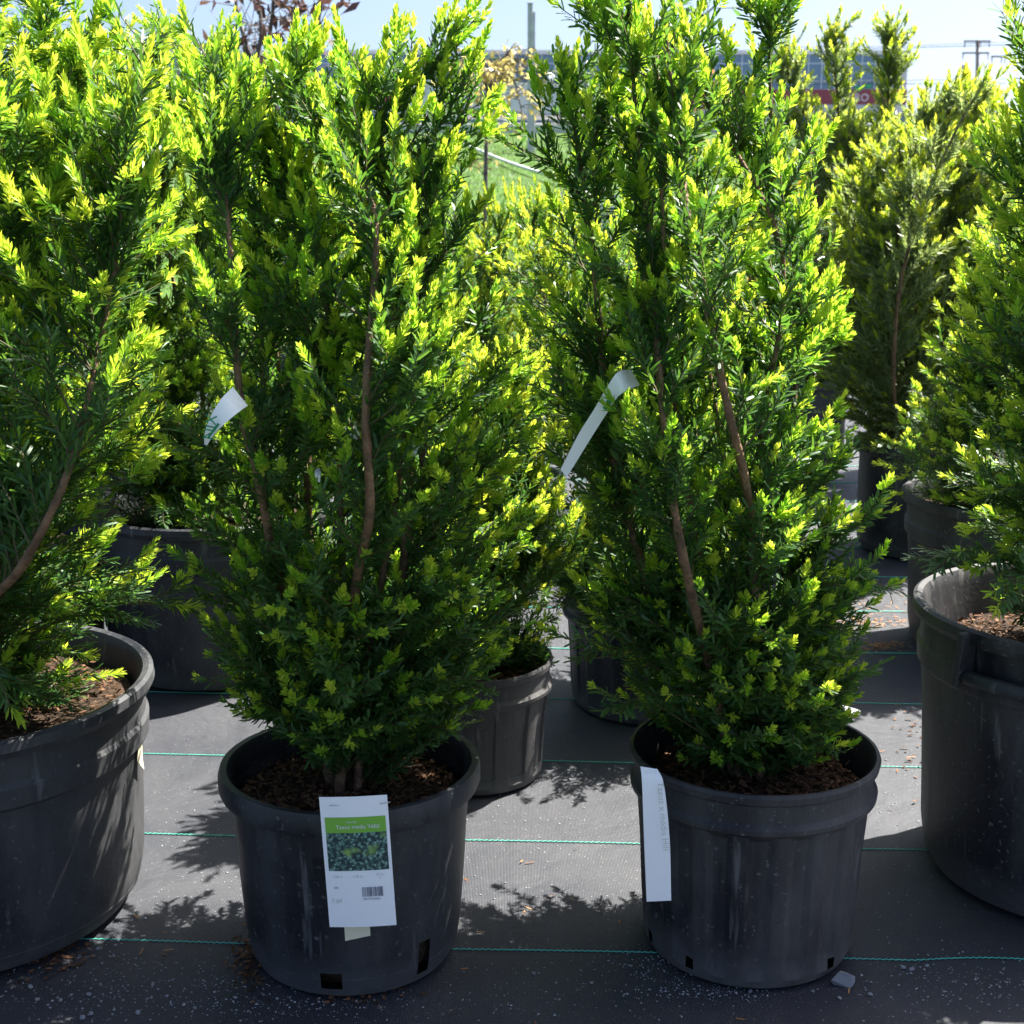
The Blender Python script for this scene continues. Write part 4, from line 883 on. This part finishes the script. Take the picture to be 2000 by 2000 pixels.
# ------------------------------------------------------------------ lawn details
gb = blades('g', 34000, (-5, 7), (8, 29), .09, .010, None)
tri = build_blades('grass', *gb, np.full(34000, .3), rng.uniform(0, 1, 34000), M['grass'], None, 1); tag(tri, 'short green grass on the slope behind the nursery', kind='stuff')
gb = blades('g', 900, (-1.2, .9), (8.2, 11), .34, .010, None)
tri = build_blades('tall_grass', *gb, np.full(900, .3), rng.uniform(.4, 1, 900), M['grass'], None, 2); tag(tri, 'wispy tall grass at the foot of the slope', kind='stuff')
hp = []
for i in range(15):
    q = i / 14; px = 900 + 190 * q; py = 285 + 72 * q + 6 * math.sin(q * 3.1)
    y = -(py - 1000.0) / F; dz = (-math.sin(PITCH) + y * math.cos(PITCH)) / (math.cos(PITCH) + y * math.sin(PITCH)); Y = (CAM_H + .714) / (.1021 - dz); p_ = at(px, py, Y); hp.append((p_.x, p_.y, terrain_z(Y) + .07))
tag(tube('garden_hose', hp, .024, M['hose'], n=8), 'pale hose lying across the grass slope', 'hose')

# ------------------------------------------------------------------ far background: cars, building, poles
def car(label, loc, paint, flip=1):
    root = empty('parked_car', loc); tag(root, label, 'car')
    # side outline (x forward, z up), half width 0.88, tumblehome above the belt line
    low = [(-2.15, .32), (-2.22, .62), (-2.10, .92), (-1.1, .96), (0, .95), (.95, .93), (1.75, .82), (2.12, .66), (2.20, .42), (2.1, .28)]
    V = []; k = len(low)
    for s, w_ in ((-1, .80), (-1, .88), (1, .88), (1, .80)):
        for (x, z) in low:
            sh = .96 if (w_ < .85) else 1.0
            V.append((x * flip * sh, s * w_, z if w_ > .85 else .3 + (z - .3) * 1.03))
    Fc = []
    for r_ in range(3):
        for i in range(k - 1): Fc.append((r_ * k + i, r_ * k + i + 1, (r_ + 1) * k + i + 1, (r_ + 1) * k + i))
    Fc += [tuple(range(k))[::-1], tuple(range(3 * k, 4 * k)), (0, k - 1, 2 * k - 1, k), (k, 2 * k - 1, 3 * k - 1, 2 * k), (2 * k, 3 * k - 1, 4 * k - 1, 3 * k)]
    Fc = [f for f in Fc]
    body = pydata('body', V, Fc, paint, root, smooth=False)
    bv = body.modifiers.new('bevel', 'BEVEL'); bv.width = .05; bv.segments = 2
    # cabin: roof and pillars in paint, panes in glass
    belt = [(-1.85, .93), (-1.15, .97), (.1, .96), (1.15, .92)]; top = [(-1.35, 1.42), (-.95, 1.49), (-.1, 1.50), (.38, 1.42)]
    roofV = [(x * flip, s * .62, z) for s in (-1, 1) for (x, z) in top] + [(x * flip, s * .60, z - .05) for s in (-1, 1) for (x, z) in top]
    roofF = [(i, i + 1, 5 + i, 4 + i) for i in range(3)] + [(8 + i, 12 + i, 13 + i, 9 + i) for i in range(3)] + [(0, 4, 12, 8), (3, 11, 15, 7)] + [(i, 8 + i, 9 + i, i + 1) for i in range(3)] + [(4 + i, 5 + i, 13 + i, 12 + i) for i in range(3)]
    pydata('roof', roofV, roofF, paint, root)
    for s in (-1, 1):
        for (b0, t0, b1, t1) in ((0, 0, 1, 1), (1, 1, 2, 2), (2, 2, 3, 3)):
            g_ = .035
            q = [(belt[b0][0] + g_, belt[b0][1]), (belt[b1][0] - g_, belt[b1][1]), (top[t1][0] - g_, top[t1][1] - .03), (top[t0][0] + g_, top[t0][1] - .03)]
            V = [(x * flip, s * (.84 if i < 2 else .625), z) for i, (x, z) in enumerate(q)]; V += [(x, y - s * .02, z) for x, y, z in V]
            pydata('side_window', V, [(0, 1, 2, 3), (7, 6, 5, 4), (0, 4, 5, 1), (1, 5, 6, 2), (2, 6, 7, 3), (3, 7, 4, 0)], M['car_glass'], root)
        for i in range(4):
            tube('pillar', [(belt[i][0] * flip, s * .84, belt[i][1] - .01), (top[i][0] * flip, s * .615, top[i][1] - .02)], .038, paint, root, n=6)
        tube('mirror', [(.78 * flip, s * .88, .98), (.80 * flip, s * 1.0, 1.0), (.84 * flip, s * 1.02, 1.0)], (.05, .09, .07), paint, root, n=8)
        tube('door_handle', [(-.75 * flip, s * .885, .80), (-.55 * flip, s * .885, .80)], .014, M['rim'], root, n=6)
        boxo('headlamp', (min(2.0 * flip, 2.12 * flip), min(s * .45, s * .8), .62), (max(2.0 * flip, 2.12 * flip), max(s * .45, s * .8), .74), M['lamp_clear'], root, .02)
        boxo('tail_lamp', (min(-2.2 * flip, -2.1 * flip), min(s * .5, s * .82), .66), (max(-2.2 * flip, -2.1 * flip), max(s * .5, s * .82), .86), M['lamp_red'], root, .02)
        for wx in (-1.32, 1.36):
            wh = empty('wheel', (0, 0, 0)); wh.parent = root; wh.location = (wx * flip, s * .78, .32)
            a = np.linspace(0, 2 * np.pi, 21)
            tube('tyre', [(.25 * math.cos(t), 0, .25 * math.sin(t)) for t in a], .075, M['rubber'], wh, n=8, cap=False)
            bm = bmesh.new(); bmesh.ops.create_cone(bm, cap_ends=True, segments=20, radius1=.19, radius2=.17, depth=.10); bmesh.ops.rotate(bm, verts=bm.verts, matrix=Matrix.Rotation(math.pi / 2, 3, 'X')); obj('hub', bm, M['rim'], wh)
    for (b_, t_, nm) in ((belt[3], top[3], 'windshield'), (belt[0], top[0], 'rear_window')):
        V = [(b_[0] * flip, -.80, b_[1]), (b_[0] * flip, .80, b_[1]), (t_[0] * flip, .58, t_[1] - .02), (t_[0] * flip, -.58, t_[1] - .02)]; V += [(x - .02 * flip * (1 if nm == 'windshield' else -1), y, z - .01) for x, y, z in V]
        pydata(nm, V, [(0, 1, 2, 3), (7, 6, 5, 4), (0, 4, 5, 1), (1, 5, 6, 2), (2, 6, 7, 3), (3, 7, 4, 0)], M['car_glass'], root)
    return root
p_ = at(1000, 262, 31.6); car('silver car with sloping windshield parked on the road beyond the lawn', (p_.x, 31.6, terrain_z(31.6)), M['silver'])
# commercial building
BY = 110.0
def bx(px): return at(px, 200, BY).x
def bz(py): return at(1000, py, BY).z
bld = empty('commercial_building', (bx(1080), BY, bz(250))); tag(bld, 'long low commercial building with blue glazing and red band', 'building'); bo = bld.location
def bbox(name, x0, x1, y0, y1, z0, z1, m_, parent=bld): return boxo(name, (x0 - bo.x, y0 - bo.y, z0 - bo.z), (x1 - bo.x, y1 - bo.y, z1 - bo.z), m_, parent)
X0, X1 = bx(330), bx(1772)
bbox('wall', X0, X1, BY + .5, BY + 30, terrain_z(110) - 1, bz(99), M['facade'])
bbox('parapet', X0 - .1, X1 + .1, BY + .2, BY + .499, bz(105), bz(97), M['white'])
bbox('red_band', X0, X1, BY + .25, BY + .499, bz(203), bz(174), M['red'])
bbox('pale_band', X0, X1, BY + .32, BY + .499, bz(222), bz(203.3), M['facade'])
xs = np.arange(X0, X1, (bx(1095) - bx(1069)))
for i in range(len(xs) - 1):
    g_ = bbox('window', xs[i] + .03, xs[i + 1] - .03, BY + .40, BY + .498, bz(172.5), bz(106), M['glass'])
    for (za, zb) in ((174, 172.6), (124, 122)):
        pydata('frame', [(xs[i] - bo.x, .38, bz(za) - bo.z), (xs[i + 1] - bo.x, .38, bz(za) - bo.z), (xs[i + 1] - bo.x, .38, bz(zb) - bo.z), (xs[i] - bo.x, .38, bz(zb) - bo.z)], [(0, 1, 2, 3)], M['mullion'], g_)
    bbox('mullion', xs[i] - .035, xs[i] + .035, BY + .33, BY + .42, bz(174), bz(105.3), M['mullion'])
for i in range(14):
    x = X0 + 2 + i * 4.1
    bbox('shop_window', x, x + 2.6, BY + .42, BY + .498, bz(247), bz(223), M['glass'])
for px in (700, 1110, 1400):
    bbox('column', bx(px) - .12, bx(px) + .12, BY - .6, BY - .35, terrain_z(109), bz(173), M['white'])
bbox('roof_unit', bx(985), bx(1055), BY + 6, BY + 9, bz(99) - .2, bz(82), M['roof_grey'])
bbox('roof_unit', bx(1320), bx(1370), BY + 6, BY + 9, bz(99) - .2, bz(90), M['roof_grey'])
text_obj('sign_lettering', 'METRO', .78, M['white'], bld, Matrix.Translation((bx(1632) - bo.x, .22, bz(197) - bo.z)) @ Matrix.Rotation(R(90), 4, 'X'))
for q in (((1668, 168), (1692, 168), (1676, 180)), ((1686, 164), (1704, 163), (1697, 174))):
    V = [(bx(a) - bo.x, .20, bz(b_) - bo.z) for a, b_ in q]; V += [(x, y + .06, z) for x, y, z in V]
    pydata('green_emblem', V, [(0, 2, 1), (3, 4, 5), (0, 1, 4, 3), (1, 2, 5, 4), (2, 0, 3, 5)], M['sign_green'], bld)
# steel post on the lawn
p_ = at(1037, 220, 24.0); sp = empty('steel_post', (p_.x, 24.0, terrain_z(24.0))); tag(sp, 'tall plain galvanised steel post rising from the lawn', 'post')
zt = at(1037, 8, 24.0).z - sp.location.z
boxo('post', (-.06, -.04, -.3), (.025, .04, zt), M['galv'], sp, .008); boxo('channel', (.028, -.03, -.3), (.068, .03, zt - .12), M['galv'], sp, .006); boxo('cap', (-.066, -.046, zt), (.031, .046, zt + .02), M['galv'], sp, .004)
# utility pole with crossarms, transformer and wires
UY = 95.0; p_ = at(1902, 240, UY); up_ = empty('utility_pole', (p_.x, UY, terrain_z(UY))); tag(up_, 'wooden utility pole with two crossarms and a transformer', 'utility pole'); uo = up_.location
def uz(py): return at(1902, py, UY).z - uo.z
def ux(px): return at(px, 100, UY).x - uo.x
tube('pole', [(0, 0, -.5), (0, 0, uz(140)), (ux(1908), 0, uz(78))], (.15, .13, .11), M['wood_pole'], up_, n=10)
for (xa, xb, py) in ((1880, 1932, 81), (1878, 1931, 104), (1935, 1965, 111)):
    boxo('crossarm', (ux(xa), -.19, uz(py) - .055), (ux(xb), -.12, uz(py) + .055), M['wood_pole'], up_)
    for q in (xa + 2, (xa + xb) / 2 + 6, xb - 2):
        tube('insulator', [(ux(q), -.15, uz(py) - .06), (ux(q), -.15, uz(py) - .42)], (.05, .03), M['galv'], up_, n=6)
tube('transformer', [(ux(1886), -.1, uz(147)), (ux(1886), -.1, uz(146)), (ux(1886), -.1, uz(128)), (ux(1886), -.1, uz(126))], (.14, .23, .23, .16), M['galv'], up_, n=14)
tube('bracket', [(ux(1886), -.05, uz(131)), (ux(1903), 0, uz(131))], .04, M['galv'], up_, n=6)
for k, (pts, yy) in enumerate(((((1500, 92), (1700, 91), (1885, 85), (2100, 78)), UY - .15), (((1500, 97), (1700, 95), (1885, 90), (2100, 84)), UY - .2), (((1500, 160), (1700, 158), (1895, 155), (2100, 150)), UY - .17), (((1500, 166), (1700, 164), (1895, 163), (2100, 160)), UY - .22))):
    o = tube('power_line', catmull([at(a, b_, yy) for a, b_ in pts], 6), .022, M['wire'], n=5)
    tag(o, ('topmost', 'second', 'third', 'lowest')[k] + ' of the power lines running to the utility pole', 'power line', 'power lines')
